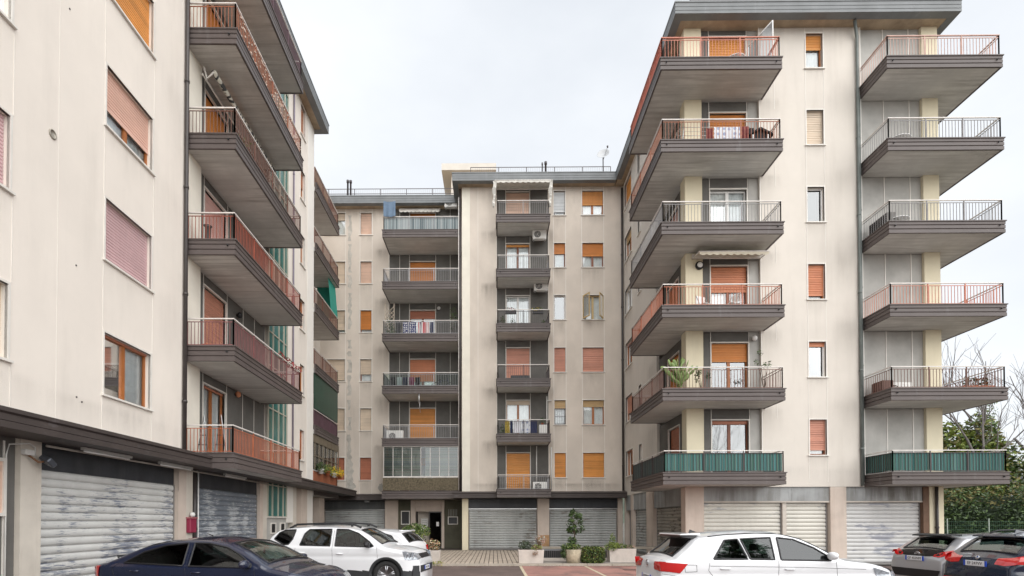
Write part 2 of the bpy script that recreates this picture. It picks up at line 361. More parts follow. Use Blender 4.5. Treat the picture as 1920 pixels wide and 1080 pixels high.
def balcony(bld, path, z, side=1, bar='brown', rail=None, label=None, extra=(), **k):
    """path: open polyline of the front line, both ends on the wall; z = underside"""
    I = inset(path, .045, side); m = MB()
    m.prism(list(I)+list(extra), z+.015, z+.22); b = m.build('balcony', SOFFIT, bld, label=label)
    m = MB(); m.sweep(path, [(d, z+zz) for d, zz in FAS], side); m.build('fascia', FASCIA, b)
    # drain spouts
    m = MB()
    j = max(range(len(path)-1), key=lambda i: path[i+1][0]-path[i][0])
    for (x, y), (x2, y2), sg in ((path[j], path[j+1], 1), (path[j+1], path[j], -1)):
        t = (Vector((x2, y2, 0))-Vector((x, y, 0))).normalized(); nn = Vector((t.y, -t.x, 0))*sg
        p = Vector((x, y, z+.27))+t*.2; m.tube([p+nn*side*-.0, p+nn*side*.07+Vector((0, 0, -.015))], .022, 8)
    if m.v: m.build('drain_spout', BLACK, b)
    railing(b, path, z+.445, side, bar, rail, **k)
    return b
def garage_shutter(bld, F, u0, u1, z0, z1, d, m, pitch=.11, box=True, label=None):
    """roller shutter of single slats; guide rails and bottom bar are its body"""
    q = MB(); q.fb(F, u0, u0+.05, d-.05, d+.03, z0, z1); q.fb(F, u1-.05, u1, d-.05, d+.03, z0, z1); q.fb(F, u0+.05, u1-.05, d-.02, d+.012, z0+.01, z0+.09)
    q.fb(F, u0+.05, u1-.05, d-.3, d-.28, z0, z1)
    g = q.build('garage_shutter', mat('shutter_guide', (.22, .21, .20), .6), bld, label=label)
    n = int((z1-z0-.09)/pitch); h = (z1-z0-.09)/n
    # one slat mesh shared by all
    V = []; prof = [(-.03, 0), (-.004, .07), (.014, .25), (.02, .5), (.014, .72), (0, .86), (-.022, .91), (-.03, 1.0)]
    a = F.p(u0+.05, d, 0); b = F.p(u1-.05, d, 0); me = bpy.data.meshes.new('slat')
    for e in (a, b): V += [((e-a)+F.n*dd+Vector((0, 0, zz*h)))[:] for dd, zz in prof]
    k = len(prof); me.from_pydata(V, [], [(i, k+i, k+i+1, i+1) for i in range(k-1)]); me.materials.append(m)
    me.polygons.foreach_set('use_smooth', [True]*(k-1))
    off = Vector(bld['_o'])
    for i in range(n):
        o = bpy.data.objects.new('slat', me); C.objects.link(o); o.parent = g; o.location = a+Vector((0, 0, z0+.09+i*h))-off+F.n*random.uniform(-.003, .003)
    return g
_sm = {}
def stain(bld, F, u0, u1, zt, h, d=0., a=.4, col=(.10, .08, .06)):
    """a run of dirt left by rain water, thin on the render"""
    k = (a, col)
    if k not in _sm:
        m = bpy.data.materials.new('rain_dirt'); m.use_nodes = True; t = m.node_tree; N = t.nodes; K = t.links.new; p = N['Principled BSDF']; p.inputs['Roughness'].default_value = .95; p.inputs['Base Color'].default_value = (*col, 1)
        g = N.new('ShaderNodeTexCoord'); ge = N.new('ShaderNodeNewGeometry'); sp = N.new('ShaderNodeSeparateXYZ'); K(g.outputs['UV'], sp.inputs[0])
        mpn = N.new('ShaderNodeMapping'); mpn.inputs['Scale'].default_value = (4, 4, .4); n = N.new('ShaderNodeTexNoise'); n.inputs['Scale'].default_value = 1; n.inputs['Detail'].default_value = 7; n.inputs['Roughness'].default_value = .65; K(ge.outputs['Position'], mpn.inputs[0]); K(mpn.outputs[0], n.inputs['Vector'])
        def mth(op, x, y):
            q_ = N.new('ShaderNodeMath'); q_.operation = op
            for i, v in ((0, x), (1, y)):
                if isinstance(v, (int, float)): q_.inputs[i].default_value = v
                else: K(v, q_.inputs[i])
            return q_.outputs[0]
        r = N.new('ShaderNodeMapRange'); r.inputs[1].default_value = .30; r.inputs[2].default_value = .72; K(n.outputs['Fac'], r.inputs[0])
        e = mth('MULTIPLY', mth('MULTIPLY', sp.outputs[0], mth('SUBTRACT', 1., sp.outputs[0])), 4.); e = mth('POWER', e, .6)
        f = mth('MULTIPLY', mth('MULTIPLY', r.outputs[0], mth('POWER', sp.outputs[1], 1.4)), mth('MULTIPLY', mth('MULTIPLY', e, mth('MINIMUM', 1., mth('MULTIPLY', mth('SUBTRACT', 1., sp.outputs[1]), 5.))), a*.62)); K(f, p.inputs['Alpha']); _sm[k] = m
    me = bpy.data.meshes.new('rain_stain'); off = Vector(bld['_o']); d += .004
    me.from_pydata([F.p(u0, d, zt-h)-off, F.p(u1, d, zt-h)-off, F.p(u1, d, zt)-off, F.p(u0, d, zt)-off], [], [(0, 1, 2, 3)]); uv = me.uv_layers.new(name='uv')
    for i, c in enumerate(((0, 0), (1, 0), (1, 1), (0, 1))): uv.data[i].uv = c
    me.materials.append(_sm[k]); o = bpy.data.objects.new('rain_stain', me); C.objects.link(o); o.parent = bld; return o
def pipe(bld, pts, r, m, brackets=True, name='downpipe', F=None):
    q = MB(); q.tube(pts, r, 10)
    if brackets:
        a, b = Vector(pts[0]), Vector(pts[-1]); n = max(1, int(abs(b.z-a.z)/3.05))
        for i in range(n):
            p = Vector(pts[len(pts)//2]); z = min(a.z, b.z)+1.4+i*3.05; q.lathe((p.x, p.y, z), [(r*1.25, 0), (r*1.25, .07)], 10)
    return q.build(name, m, bld)
def leaves(mb, c, rad, n, size, up=.3, mis=(0, 1, 2), seedk=None, shell=.0):
    """leaf-sized faces through an ellipsoid volume"""
    for _ in range(n):
        while True:
            x, y, z = random.uniform(-1, 1), random.uniform(-1, 1), random.uniform(-1, 1); r2 = x*x+y*y+z*z
            if shell*shell < r2 < 1: break
        p = Vector((c[0]+x*rad[0], c[1]+y*rad[1], c[2]+z*rad[2])); s = size*random.uniform(.6, 1.3)
        a = Vector((random.gauss(0, 1), random.gauss(0, 1), random.gauss(0, .6))).normalized(); b = a.cross(Vector((random.gauss(0, 1), random.gauss(0, 1), random.gauss(0, 1)))).normalized()
        mb.add([p-a*s, p+b*s*.42, p+a*s, p-b*s*.42], [(0, 1, 2, 3)], random.choice(mis))
def text_part(name, s, size, M, m, parent, ext=.002):
    cu = bpy.data.curves.new('t', 'FONT'); cu.body = s; cu.size = size; cu.extrude = ext; cu.align_x = 'CENTER'; cu.align_y = 'CENTER'
    o = bpy.data.objects.new('t', cu); C.objects.link(o); bpy.context.view_layer.update()
    me = bpy.data.meshes.new_from_object(o.evaluated_get(bpy.context.evaluated_depsgraph_get())); bpy.data.objects.remove(o)
    me.transform(M); me.materials.clear(); me.materials.append(m); r = bpy.data.objects.new(name, me); C.objects.link(r); r.parent = parent; return r
# ================================================================== SETTING: ground
SB = lambda k: 3.07+3.05*k
HD = lambda k: 5.69+3.05*k
def sheet(name, x0, x1, y0, y1, z, m):
    q = MB(); q.quad((x0, y0, z), (x1, y0, z), (x1, y1, z), (x0, y1, z)); return struct(q.build(name, m, fix=False))
ASPH = mat('brown_asphalt', (.14, .10, .088), .9, var=.3, vs=.9, streak=.7, dirt=(.06, .045, .04), st=(.8, .8, .8), bump=.9, bs=70)
REDP = mat('worn_red_paving', (.36, .185, .155), .9, var=.25, vs=.9, streak=.85, dirt=(.12, .085, .075), st=(1.2, .7, 1), bump=.8, bs=60, thr=(.46, .66))
sheet('ground', -1500, 1500, -400, 2500, -.012, mat('far_ground', (.12, .11, .09), .95, var=.3, vs=.02))
sheet('car_park', -8.95, 30, -20, 21.1, 0, ASPH)
sheet('paved_bays', 1.06, 7.2, 11, 21.05, .004, REDP)
for (x, y, s) in ((-.75, 20.7, .28), (4.95, 19.3, .34)):
    q = MB(); q.box(x-s, x+s, y-.16, y+.16, .001, .012)
    for i in range(7): q.box(x-s+.04+i*s*.27, x-s+.07+i*s*.27, y-.12, y+.12, .012, .016)
    tag(q.build('drain_cover', mat('rusty_iron', (.10, .055, .045), .7, var=.3, vs=9)), 'rusty drain cover in the asphalt before the entrance tiles' if x < 0 else 'rusty drain cover in the red paving before the right planter', 'drain cover')
LINE = mat('worn_line_paint', (.58, .50, .36), .8, var=.25, vs=5, streak=.7, dirt=(.2, .14, .11), st=(4, 4, 4))
for x in (1.02, 3.52, 6.05):
    q = MB(); q.quad((x-.05, 14, .008), (x+.05, 14, .008), (x+.05, 20.95, .008), (x-.05, 20.95, .008)); struct(q.build('bay_line', LINE, fix=False))
# raised forecourt with rows of narrow tiles
JOINT = mat('dark_joint', (.11, .09, .075), .95, var=.2, vs=4)
TILE = mat('pale_paving_tile', (.50, .42, .34), .85, var=.25, vs=2.5, streak=.5, dirt=(.22, .17, .13), bump=.4)
q = MB(); q.box(-8.9, 7.5, 21.3, 33.3, -.01, .075); struct(q.build('pavement', JOINT))
q = MB(); y = 21.32
while y < 30.9:
    x = -4.2; yy = min(y+1.0, 30.95)
    while x < 1.15:
        q.box(x+.012, x+.128+.04, y+.012, yy-.012, .07, .09+random.uniform(-.004, .004)); x += .19
    y = yy
o = q.build('paving_tiles', TILE, fix=False); o['kind'] = 'stuff'; o['label'] = 'rows of narrow pale paving tiles in front of the entrance'; 
q = MB(); q.box(1.2, 7.4, 21.35, 31, .05, .088); struct(q.build('paved_strip', mat('grey_paving', (.30, .27, .24), .9, var=.2, vs=1, streak=.4, dirt=(.15, .12, .1), bump=.5)))
q = MB()
for i in range(17): q.box(-8.9+i*.965+.006, -8.9+(i+1)*.965-.006, 21.12, 21.3, -.01, .085)
struct(q.build('kerb', mat('kerb_stone', (.42, .37, .31), .9, var=.2, vs=2, streak=.4, dirt=(.2, .16, .12), bump=.4)))

# ================================================================== RIGHT BUILDING
BR = thing('apartment_building', 'cream apartment block on the right with two stacks of wraparound balconies', 'building', (12.5, 27, 0))
FRF = Fr((0, 21.1), (1, 0), (0, -1)); FRS = Fr((7.52, 0), (0, 1), (-1, 0))
TOP = 21.22
wh = [(12.30, 12.96, HD(k)-1.38, HD(k), .2) for k in range(6)]
mb = facade(FRF, 8.2, 16.83, 3.07, TOP, wh+[(8.2, 10.45, 3.07, TOP, .12), (14.41, 16.83, 3.07, TOP, .12)])
rs_w = [(29.25, 30.75, HD(k)-1.42, HD(k), .2) for k in range(6)]+[(27.45, 27.98, HD(k)-1.3, HD(k), .2) for k in range(6)]
facade(FRS, 21.62, 31.16, 3.2, TOP, rs_w+[(21.62, 24.92, 3.2, TOP, .12)], mb=mb)
mb.box(8.5, 17.40, 22.0, 34, .1, 21.2)
mb.fb(FRS, 21.62, 24.92, -.5, -.45, 3, TOP)
mb.build('wall', WALL, BR, fix=False)
q = MB(); q.box(7.517, 8.197, 21.097, 21.62, 3.07, TOP); q.box(16.827, 17.46, 21.097, 21.7, 3.07, TOP); q.build('corner_pillar', PILLAR, BR, bevel=.012)
q = MB(); q.box(17.41, 17.455, 21.7, 34, 0.1, TOP); q.build('side_wall', WALL, BR)
RW = {5: ('amber', .42, 'wood'), 4: ('beige', 1, 'wood'), 3: ('white', 0, 'white'), 2: ('coral', .88, 'wood'), 1: ('coral', .12, 'white'), 0: ('salmon', .86, 'brown')}
RD = {5: ('amber', .36, 'wood'), 4: ('orange', .97, 'wood'), 3: ('white', 0, 'white'), 2: ('coral', .42, 'brown'), 1: ('orange', .30, 'wood'), 0: ('deep', .06, 'brown')}
RS_ = {5: ('amber', 1), 4: ('tan', .25), 3: ('white', 0), 2: ('pink', .1), 1: ('salmon', .65), 0: ('deep', .05)}
for k in range(6):
    z0 = SB(k)+.22; zt = SB(k+1) if k < 5 else TOP
    s_ = RW[k]; window(BR, FRF, 12.30, 12.96, HD(k)-1.38, HD(k), sh=s_[0], s=s_[1], kind=s_[2], leaves=1, curt=k not in (1, 3), gl=GLASSM if k in (1, 3) else None)
    s_ = RD[k]; window(BR, FRF, 8.555, 9.995, z0, HD(k), d=-.12, sh=s_[0], s=s_[1], kind=s_[2], sill=False, curt=k not in (0, 1), gl=GLASSM if k in (0, 1) else None, kinda='balcony_door')
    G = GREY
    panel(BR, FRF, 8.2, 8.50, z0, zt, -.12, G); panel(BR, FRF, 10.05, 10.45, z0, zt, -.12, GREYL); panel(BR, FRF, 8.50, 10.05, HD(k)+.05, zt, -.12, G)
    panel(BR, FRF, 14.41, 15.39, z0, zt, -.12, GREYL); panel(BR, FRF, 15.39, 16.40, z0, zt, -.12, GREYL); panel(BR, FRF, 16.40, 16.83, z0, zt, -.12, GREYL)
    # side recess
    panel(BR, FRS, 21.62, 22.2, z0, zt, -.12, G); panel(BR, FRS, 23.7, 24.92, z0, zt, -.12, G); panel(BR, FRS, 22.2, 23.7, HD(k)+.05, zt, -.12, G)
    window(BR, FRS, 22.25, 23.65, z0, HD(k), d=-.12, sh=['deep', 'orange', 'coral', 'pink', 'orange', 'amber'][k], s=.9, sill=False, kinda='balcony_door')
    s_ = RS_[k]; window(BR, FRS, 29.25, 30.75, HD(k)-1.42, HD(k), sh=s_[0], s=s_[1], kind='white' if k == 3 else 'wood')
    window(BR, FRS, 27.45, 27.98, HD(k)-1.3, HD(k), sh='deep', s=.1, kind='white', leaves=1)
strips(BR, FRF, (8.525, 10.025), 3.3, TOP, -.12, skip=()); strips(BR, FRF, (15.39, 16.40), 3.3, TOP, -.11, .028)
strips(BR, FRF, (11.05, 12.27, 12.99), 3.25, TOP, 0, .014, skip=[(HD(k)-1.43, HD(k)+.05) for k in range(6)])
strips(BR, FRF, (10.46, 14.43), 3.07, TOP, 0, .03)
# ground floor
for (a, b, side) in ((7.45, 8.18, 0), (13.07, 13.70, 0), (16.9, 17.46, 0)):
    q = MB(); q.fb(FRF, a, b, -.5, .004, 0, 3.068); q.build('pillar', PILLP if a < 16 else PILLAR, BR, bevel=.015)
q = MB(); q.fb(FRF, 16.68, 16.9, -.3, -.02, 0, 3.066); q.build('door_post', mat('rusty_brown', (.16, .09, .055), .7, var=.3, vs=3), BR)
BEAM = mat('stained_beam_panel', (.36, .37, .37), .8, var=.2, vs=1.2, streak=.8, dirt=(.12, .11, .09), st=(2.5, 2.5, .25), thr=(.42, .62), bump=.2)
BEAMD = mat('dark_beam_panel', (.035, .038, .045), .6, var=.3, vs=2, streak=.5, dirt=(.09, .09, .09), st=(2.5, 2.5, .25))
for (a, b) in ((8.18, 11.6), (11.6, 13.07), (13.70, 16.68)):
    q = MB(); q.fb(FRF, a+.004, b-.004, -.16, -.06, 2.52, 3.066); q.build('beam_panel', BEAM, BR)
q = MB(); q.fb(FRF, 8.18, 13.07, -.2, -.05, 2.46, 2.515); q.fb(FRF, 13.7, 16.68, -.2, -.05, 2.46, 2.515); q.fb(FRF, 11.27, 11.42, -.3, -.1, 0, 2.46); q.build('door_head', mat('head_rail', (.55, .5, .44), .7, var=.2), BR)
garage_shutter(BR, FRF, 8.2, 11.27, .02, 2.46, -.22, SH_C, .148); garage_shutter(BR, FRF, 11.42, 13.05, .02, 2.46, -.22, SH_C, .148); garage_shutter(BR, FRF, 13.72, 16.68, .02, 2.46, -.22, SH_CW, .148)
for (a, b) in ((21.1, 21.6), (25.6, 26.75), (29.35, 29.8), (31.0, 31.16)):
    q = MB(); q.fb(FRS, a, b, -.4, .002, 0, 3.19); q.build('pillar', PILLP, BR)
for (a, b) in ((21.6, 25.6), (26.75, 29.35), (29.8, 31.0)):
    q = MB(); q.fb(FRS, a, b, -.16, -.05, 2.35, 3.19); q.build('beam_panel', BEAM, BR)
garage_shutter(BR, FRS, 21.6, 25.6, .02, 2.35, -.2, SH_D, .148); garage_shutter(BR, FRS, 26.75, 29.35, .02, 2.35, -.2, SH_G, .148)
q = MB(); q.fb(FRS, 29.8, 31.0, -.3, -.25, 0, 2.35); q.build('side_door', mat('grey_blue_door', (.12, .13, .15), .5), BR)
pipe(BR, [(17.12, 21.02, 3.06), (17.12, 21.02, 1.7), (17.12, 21.02, .05)], .055, PIPE)
pipe(BR, [(14.0, 20.75, 21.15), (14.25, 21.0, 20.7), (14.27, 21.02, 12), (14.27, 21.02, 3.1)], .06, PIPEG)
pipe(BR, [(14.36, 21.05, 18.4), (14.36, 21.05, 3.3)], .025, PIPEG)
# balconies
PL = [(7.52, 24.24), (6.15, 24.24), (6.15, 19.64), (10.57, 19.64), (10.57, 21.24)]
PR = [(14.41, 21.24), (14.41, 19.64), (18.6, 19.64), (18.6, 24.24), (17.45, 24.24)]
bl = ['dark', 'brown', 'orange', 'grey', 'rust', 'coral']; br = ['dark', 'brown', 'coral', 'grey', 'grey', 'pink']
BAL = {}
for k in range(6):
    BAL['L', k] = balcony(BR, PL, SB(k), 1, bl[k], BAR['coral'] if k == 5 else RAILW)
    BAL['R', k] = balcony(BR, PR, SB(k), 1, br[k], BAR['pink'] if k == 5 else RAILW)
GRSTR = stripes('green_striped_canvas', [(.008, .06, .06), (.02, .14, .13), (.13, .28, .28), (.01, .08, .075), (.05, .13, .11), (.10, .17, .12), (.012, .10, .10), (.16, .26, .22)], 26, 0)
def screen(parent, path, z0, z1, m, side=1, ins=.035, name='canvas_screen', rip=.006):
    Q = inset(path, ins, side); q = MB()
    for (a, b) in zip(Q, Q[1:]):
        A = Vector((*a, 0)); B = Vector((*b, 0)); n = max(2, int((B-A).length/.06)); t = (B-A).normalized(); nn = Vector((t.y, -t.x, 0)); V = []
        for i in range(n+1):
            p = A.lerp(B, i/n)+nn*rip*math.sin(i*2.1); V += [(p.x, p.y, z0+.01*math.sin(i*.37)), (p.x, p.y, z1+.008*math.sin(i*.5))]
        q.add(V, [(2*i, 2*i+2, 2*i+3, 2*i+1) for i in range(n)], 0, True)
    return q.build(name, m, parent, fix=False)
for s_, P in (('L', PL), ('R', PR)): screen(BAL[s_, 0], P, SB(0)+.50, SB(0)+1.15, GRSTR, ins=.088)
screen(BAL['L', 5], [(6.15, 24.2), (6.15, 19.75)], SB(5)+.48, SB(5)+1.2, mat('red_cloth', (.58, .10, .06), .8, var=.15), ins=.08)
# roof
RF_ = [(0, 0), (.012, 0), (.012, .1), (0, .115), (.012, .13), (.012, .24), (0, .255), (.012, .27), (.012, .40), (.035, .42), (.035, .47), (-.3, .5), (-.3, 0)]
def roof(bld, path, poly, z):
    q = MB(); q.prism(poly, z+.012, z+.42); r = q.build('roof', EAVE, bld)
    q = MB(); q.sweep(path, [(d, z+zz) for d, zz in RF_], 1); q.build('roof_fascia', ROOFF, r); return r
PATHR = [(6.98, 30.5), (6.98, 20.45), (17.85, 20.45), (17.85, 34.6)]
rr = roof(BR, PATHR, [(7.05, 34.6), (7.05, 20.52), (17.78, 20.52), (17.78, 34.6)], 21.17)
def roof_rail(parent, path, z, h=1.05, gap=1.55, name='roof_railing'):
    q = MB()
    for zz in (h-.02, h-.33, h*.36): q.sweep(path, [(-.014, z+zz), (.014, z+zz), (.014, z+zz+.03), (-.014, z+zz+.03)], 1)
    for a, b in zip(path, path[1:]):
        A = Vector((*a, 0)); B = Vector((*b, 0)); n = max(1, round((B-A).length/gap))
        for i in range(n+1): p = A.lerp(B, i/n); q.box(p.x-.02, p.x+.02, p.y-.02, p.y+.02, z, z+h)
    o = q.build(name, RAILD, parent); q = MB()
    for a, b in zip(path, path[1:]):
        A = Vector((*a, 0)); B = Vector((*b, 0)); n = max(1, round((B-A).length/.13))
        for i in range(1, n): p = A.lerp(B, i/n); q.box(p.x-.006, p.x+.006, p.y-.006, p.y+.006, z+.36*h, z+h)
    q.build('railing_bars', BAR['steel'], parent, kind='stuff', fix=False); return o
roof_rail(rr, [(7.9, 33), (7.9, 21.45), (17.2, 21.45), (17.2, 33)], 21.6)

# ================================================================== REAR BUILDING (projecting bay and set-back part)
BB = thing('apartment_building', 'cream apartment block at the rear of the courtyard with narrow central balconies', 'building', (-1, 32.5, 0))
FT = Fr((0, 31.155), (1, 0), (0, -1)); FB = Fr((0, 33.264), (1, 0), (0, -1))
th = []
for k in range(6): th += [(3.50, 4.15, HD(k)-1.42, HD(k), .2), (5.14, 6.36, HD(k)-1.42, HD(k), .2)]
mb = facade(FT, -1.38, 7.52, 3.07, TOP, th+[(.19, 3.15, 3.07, TOP, .07)])
bh = []
for k in range(6): bh += [(-8.27, -7.57, HD(k)-1.38, HD(k), .2), (-10.45, -9.22, HD(k)-1.38, HD(k), .2)]
facade(FB, -11.2, -1.84, 3.07, TOP, bh+[(-6.47, -2.0, 3.07, TOP, .07)], mb=mb)
mb.quad((-1.84, 31.155, 0), (-1.84, 33.264, 0), (-1.84, 33.264, TOP), (-1.84, 31.155, TOP))
mb.box(-11.1, 7.4, 34.2, 40, .1, 21.2); mb.box(-1.7, 7.4, 32.2, 34.2, .1, 21.2)
mb.build('wall', WALLB, BB, fix=False)
q = MB(); q.fb(FT, -1.84, -1.38, -.3, .003, 3.42, TOP); q.build('corner_pillar', mat('pale_corner', (.76, .72, .62), .8, var=.08), BB)
TWD = {5: ('peach', 1, 'wood'), 4: ('amber', .06, 'brown'), 3: ('white', .0, 'white'), 2: ('salmon', 1, 'wood'), 1: ('beige', .1, 'wood'), 0: ('amber', 1, 'wood')}
TWS = {5: ('white', .84, 'dark'), 4: ('orange', .42, 'brown'), 3: ('white', 0, 'white'), 2: ('salmon', 1, 'wood'), 1: ('tan', .34, 'dark'), 0: ('amber', 1, 'wood')}
TWW = {5: ('amber', .56, 'wood'), 4: ('orange', .52, 'brown'), 3: ('white', 0, 'tan'), 2: ('salmon', 1, 'wood'), 1: ('tan', .27, 'wood'), 0: ('amber', 1, 'wood')}
BLD = {5: ('orange', .22, 'wood'), 4: ('orange', 1, 'wood'), 3: ('deep', .2, 'brown'), 2: ('coral', .56, 'brown'), 1: ('amber', 1, 'wood'), 0: ('amber', .2, 'white')}
BLS = {5: ('peach', 1), 4: ('peach', 1), 3: ('orange', .84), 2: ('beige', .66), 1: ('beige', 1), 0: ('deep', 1)}
BLW = {5: ('beige', .3), 4: ('beige', 1), 3: ('beige', .86), 2: ('beige', .92), 1: ('beige', 1), 0: ('deep', 1)}
for k in range(6):
    z0 = SB(k)+.22; zt = SB(k+1) if k < 5 else TOP
    s_ = TWD[k]; window(BB, FT, .73, 2.085, z0, HD(k), d=-.07, sh=s_[0], s=s_[1], kind=s_[2], sill=False, kinda='balcony_door', pitch=.14 if k == 0 else .07)
    panel(BB, FT, .19, .68, z0, zt, -.07); panel(BB, FT, 2.135, 3.15, z0, zt, -.07); panel(BB, FT, .68, 2.135, HD(k)+.05, zt, -.07)
    s_ = TWS[k]; window(BB, FT, 3.50, 4.15, HD(k)-1.42, HD(k), sh=s_[0], s=s_[1], kind=s_[2], leaves=1, curt=k != 3, gl=GLASSM if k == 3 else None)
    s_ = TWW[k]; window(BB, FT, 5.14, 6.36, HD(k)-1.42, HD(k), sh=s_[0], s=s_[1], kind=s_[2], pitch=.13 if k in (0, 2) else .07)
    s_ = BLD[k]; window(BB, FB, -5.205, -3.625, z0, HD(k), d=-.07, sh=s_[0], s=s_[1], kind=s_[2], sill=False, kinda='balcony_door')
    for a, b in ((-6.47, -5.84), (-5.84, -5.255), (-3.575, -2.7), (-2.7, -2.0)): panel(BB, FB, a, b, z0, zt, -.07)
    panel(BB, FB, -5.255, -3.575, HD(k)+.05, zt, -.07)
    s_ = BLS[k]; window(BB, FB, -8.27, -7.57, HD(k)-1.38, HD(k), sh=s_[0], s=s_[1], kind='brown', leaves=1)
    s_ = BLW[k]; window(BB, FB, -10.45, -9.22, HD(k)-1.38, HD(k), sh=s_[0], s=s_[1], kind='tan')
# open casements of the third-floor window
q = MB()
for (u, a) in ((5.16, 58), (6.34, 122)):
    d_ = Vector((math.cos(R(a)), -math.sin(R(a)), 0)); p0 = FT.p(u, .0, 0); n_ = Vector((d_.y, -d_.x, 0))*.02; z = HD(3)
    for (s0, s1, c, e) in ((0, .58, z-1.38, z-1.31), (0, .58, z-.09, z-.02), (0, .06, z-1.31, z-.09), (.52, .58, z-1.31, z-.09)):
        A = p0+d_*s0; B = p0+d_*s1; q.hexa([(v.x, v.y, c) for v in (A-n_, B-n_, B+n_, A+n_)]+[(v.x, v.y, e) for v in (A-n_, B-n_, B+n_, A+n_)])
q.build('open_casement', TAN, BB)
for (u, a) in ((5.16, 58), (6.34, 122)):
    d_ = Vector((math.cos(R(a)), -math.sin(R(a)), 0)); p0 = FT.p(u, .0, 0); A = p0+d_*.06; B = p0+d_*.52; q = MB(); q.quad((A.x, A.y, HD(3)-1.31), (B.x, B.y, HD(3)-1.31), (B.x, B.y, HD(3)-.09), (A.x, A.y, HD(3)-.09)); q.build('casement_pane', GLASSM, BB, fix=False)
q = MB()
for i in range(6): q.fb(FT, 3.53+i*.115, 3.55+i*.115, .0, .02, HD(1)-1.4, HD(1)-.47)
for z in (HD(1)-1.35, HD(1)-.95, HD(1)-.5): q.fb(FT, 3.5, 4.15, .0, .018, z, z+.02)
q.build('window_bars', RAILD, BB)
wsk = [(HD(k)-1.47, HD(k)+.05) for k in range(6)]
strips(BB, FT, (3.47, 4.18, 5.11, 6.39), 3.45, TOP, 0, .022, wsk); strips(BB, FT, (-.91, .17, 3.17), 3.45, TOP, 0, .018); strips(BB, FT, (.70, 2.115), 3.5, TOP, -.07)
strips(BB, FB, (-9.19, -8.30, -7.54), 3.4, TOP, 0, .018, [(HD(k)-1.43, HD(k)+.05) for k in range(6)]); strips(BB, FB, (-6.49,), 3.4, TOP, 0, .03)
strips(BB, FB, (-5.84, -5.23, -3.6, -2.7), 3.5, TOP, -.07, .024)
# flaking plaster column beside the small windows, mended patches
q = MB(); z = 3.6; bw = .16
pts = []
while z < 20.9: pts.append((z, -8.93+random.uniform(-.05, .05), random.uniform(.05, .15) if z > 6 else random.uniform(.1, .28))); z += random.uniform(.12, .3)
for (a, b) in zip(pts, pts[1:]):
    if random.random() < .2 and a[0] > 7: continue
    q.quad(FB.p(a[1]-a[2], .003, a[0]), FB.p(a[1]+a[2], .003, a[0]), FB.p(b[1]+b[2], .003, b[0]), FB.p(b[1]-b[2], .003, b[0]))
q.build('mended_plaster', mat('pale_filler', (.50, .47, .42), .95, var=.3, vs=3, bump=.5), BB, fix=False)
for (F, u, z, r) in ((FB, -8.8, 3.95, .3), (FB, -6.95, 3.85, .22), (FT, 3.75, 12.1-2.1, .0)):
    if r:
        q = MB(); n = 14; q.add([F.p(u+r*(1+.35*random.uniform(-1, 1))*math.cos(i*6.283/n)*.8, .005, z+r*(1+.35*random.uniform(-1, 1))*math.sin(i*6.283/n)) for i in range(n)], [tuple(range(n))]); q.build('bare_patch', PATCH, BB, fix=False)
# ground floor of the rear block
LED = [(0, 0), (0, .1), (-.012, .11), (0, .12), (0, .22), (-.012, .23), (0, .24), (.03, .26), (.03, .33), (-.2, .37), (-.85, .42), (-.85, 0)]
q = MB(); q.sweep([(-2.35, 33.2), (-2.35, 30.5), (7.5, 30.5)], [(d, 3.07+z) for d, z in LED]); q.sweep([(-10.5, 32.6), (-2.4, 32.6)], [(d, 3.05+z) for d, z in LED]); q.build('ledge', FASCIAD, BB)
for (a, b, F, m) in ((-1.84, -1.48, FT, PILLAR), (2.50, 3.18, FT, PILLP), (7.13, 7.4, FT, PILLP), (-6.72, -5.92, FB, PILLP), (-5.13, -4.84, FB, PILLP), (-3.23, -3.06, FB, PILLP), (-10.9, -10.5, FB, PILLP)):
    q = MB(); q.fb(F, a, b, -.4, .02, .08, 3.06); q.build('pillar', m, BB, bevel=.012)
q = MB(); q.fb(FT, 2.505, 3.175, .021, .026, .1, .95); q.build('pillar_base', mat('ochre_base', (.45, .27, .14), .9, var=.25, vs=3), BB)
for (a, b, F) in ((-1.48, 2.48, FT), (3.18, 7.13, FT), (-10.5, -6.72, FB)):
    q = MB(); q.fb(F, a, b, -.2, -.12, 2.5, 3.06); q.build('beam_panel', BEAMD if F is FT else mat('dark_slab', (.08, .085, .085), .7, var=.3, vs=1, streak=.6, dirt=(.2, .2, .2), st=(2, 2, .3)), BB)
    q = MB(); q.fb(F, a, b, -.2, -.1, 2.44, 2.49); q.build('door_head', STEEL, BB)
garage_shutter(BB, FT, -1.46, 2.48, .09, 2.44, -.22, SH_G, .14); garage_shutter(BB, FT, 3.2, 7.11, .09, 2.44, -.22, SH_G, .14); garage_shutter(BB, FB, -10.5, -6.74, .09, 2.44, -.2, SH_G, .14)
q = MB(); OLV = mat('olive_dark_panel', (.10, .095, .065), .8, var=.35, vs=1.2); q.fb(FB, -5.92, -5.13, -.2, -.15, .08, 3.06); q.build('side_panel', OLV, BB); q = MB(); q.fb(FB, -3.06, -1.9, -.2, -.15, .08, 3.06); q.build('side_panel', OLV, BB)
q = MB(); q.fb(FB, -4.84, -3.23, -.25, -.1, 2.36, 3.06); q.build('door_lintel', PILLP, BB)
q = MB(); q.fb(FB, -4.84, -3.23, -2.0, -1.95, .08, 2.4); q.fb(FB, -4.84, -4.82, -2, -.3, .08, 2.4); q.fb(FB, -3.25, -3.23, -2, -.3, .08, 2.4); q.build('entrance_hall', INTER, BB)
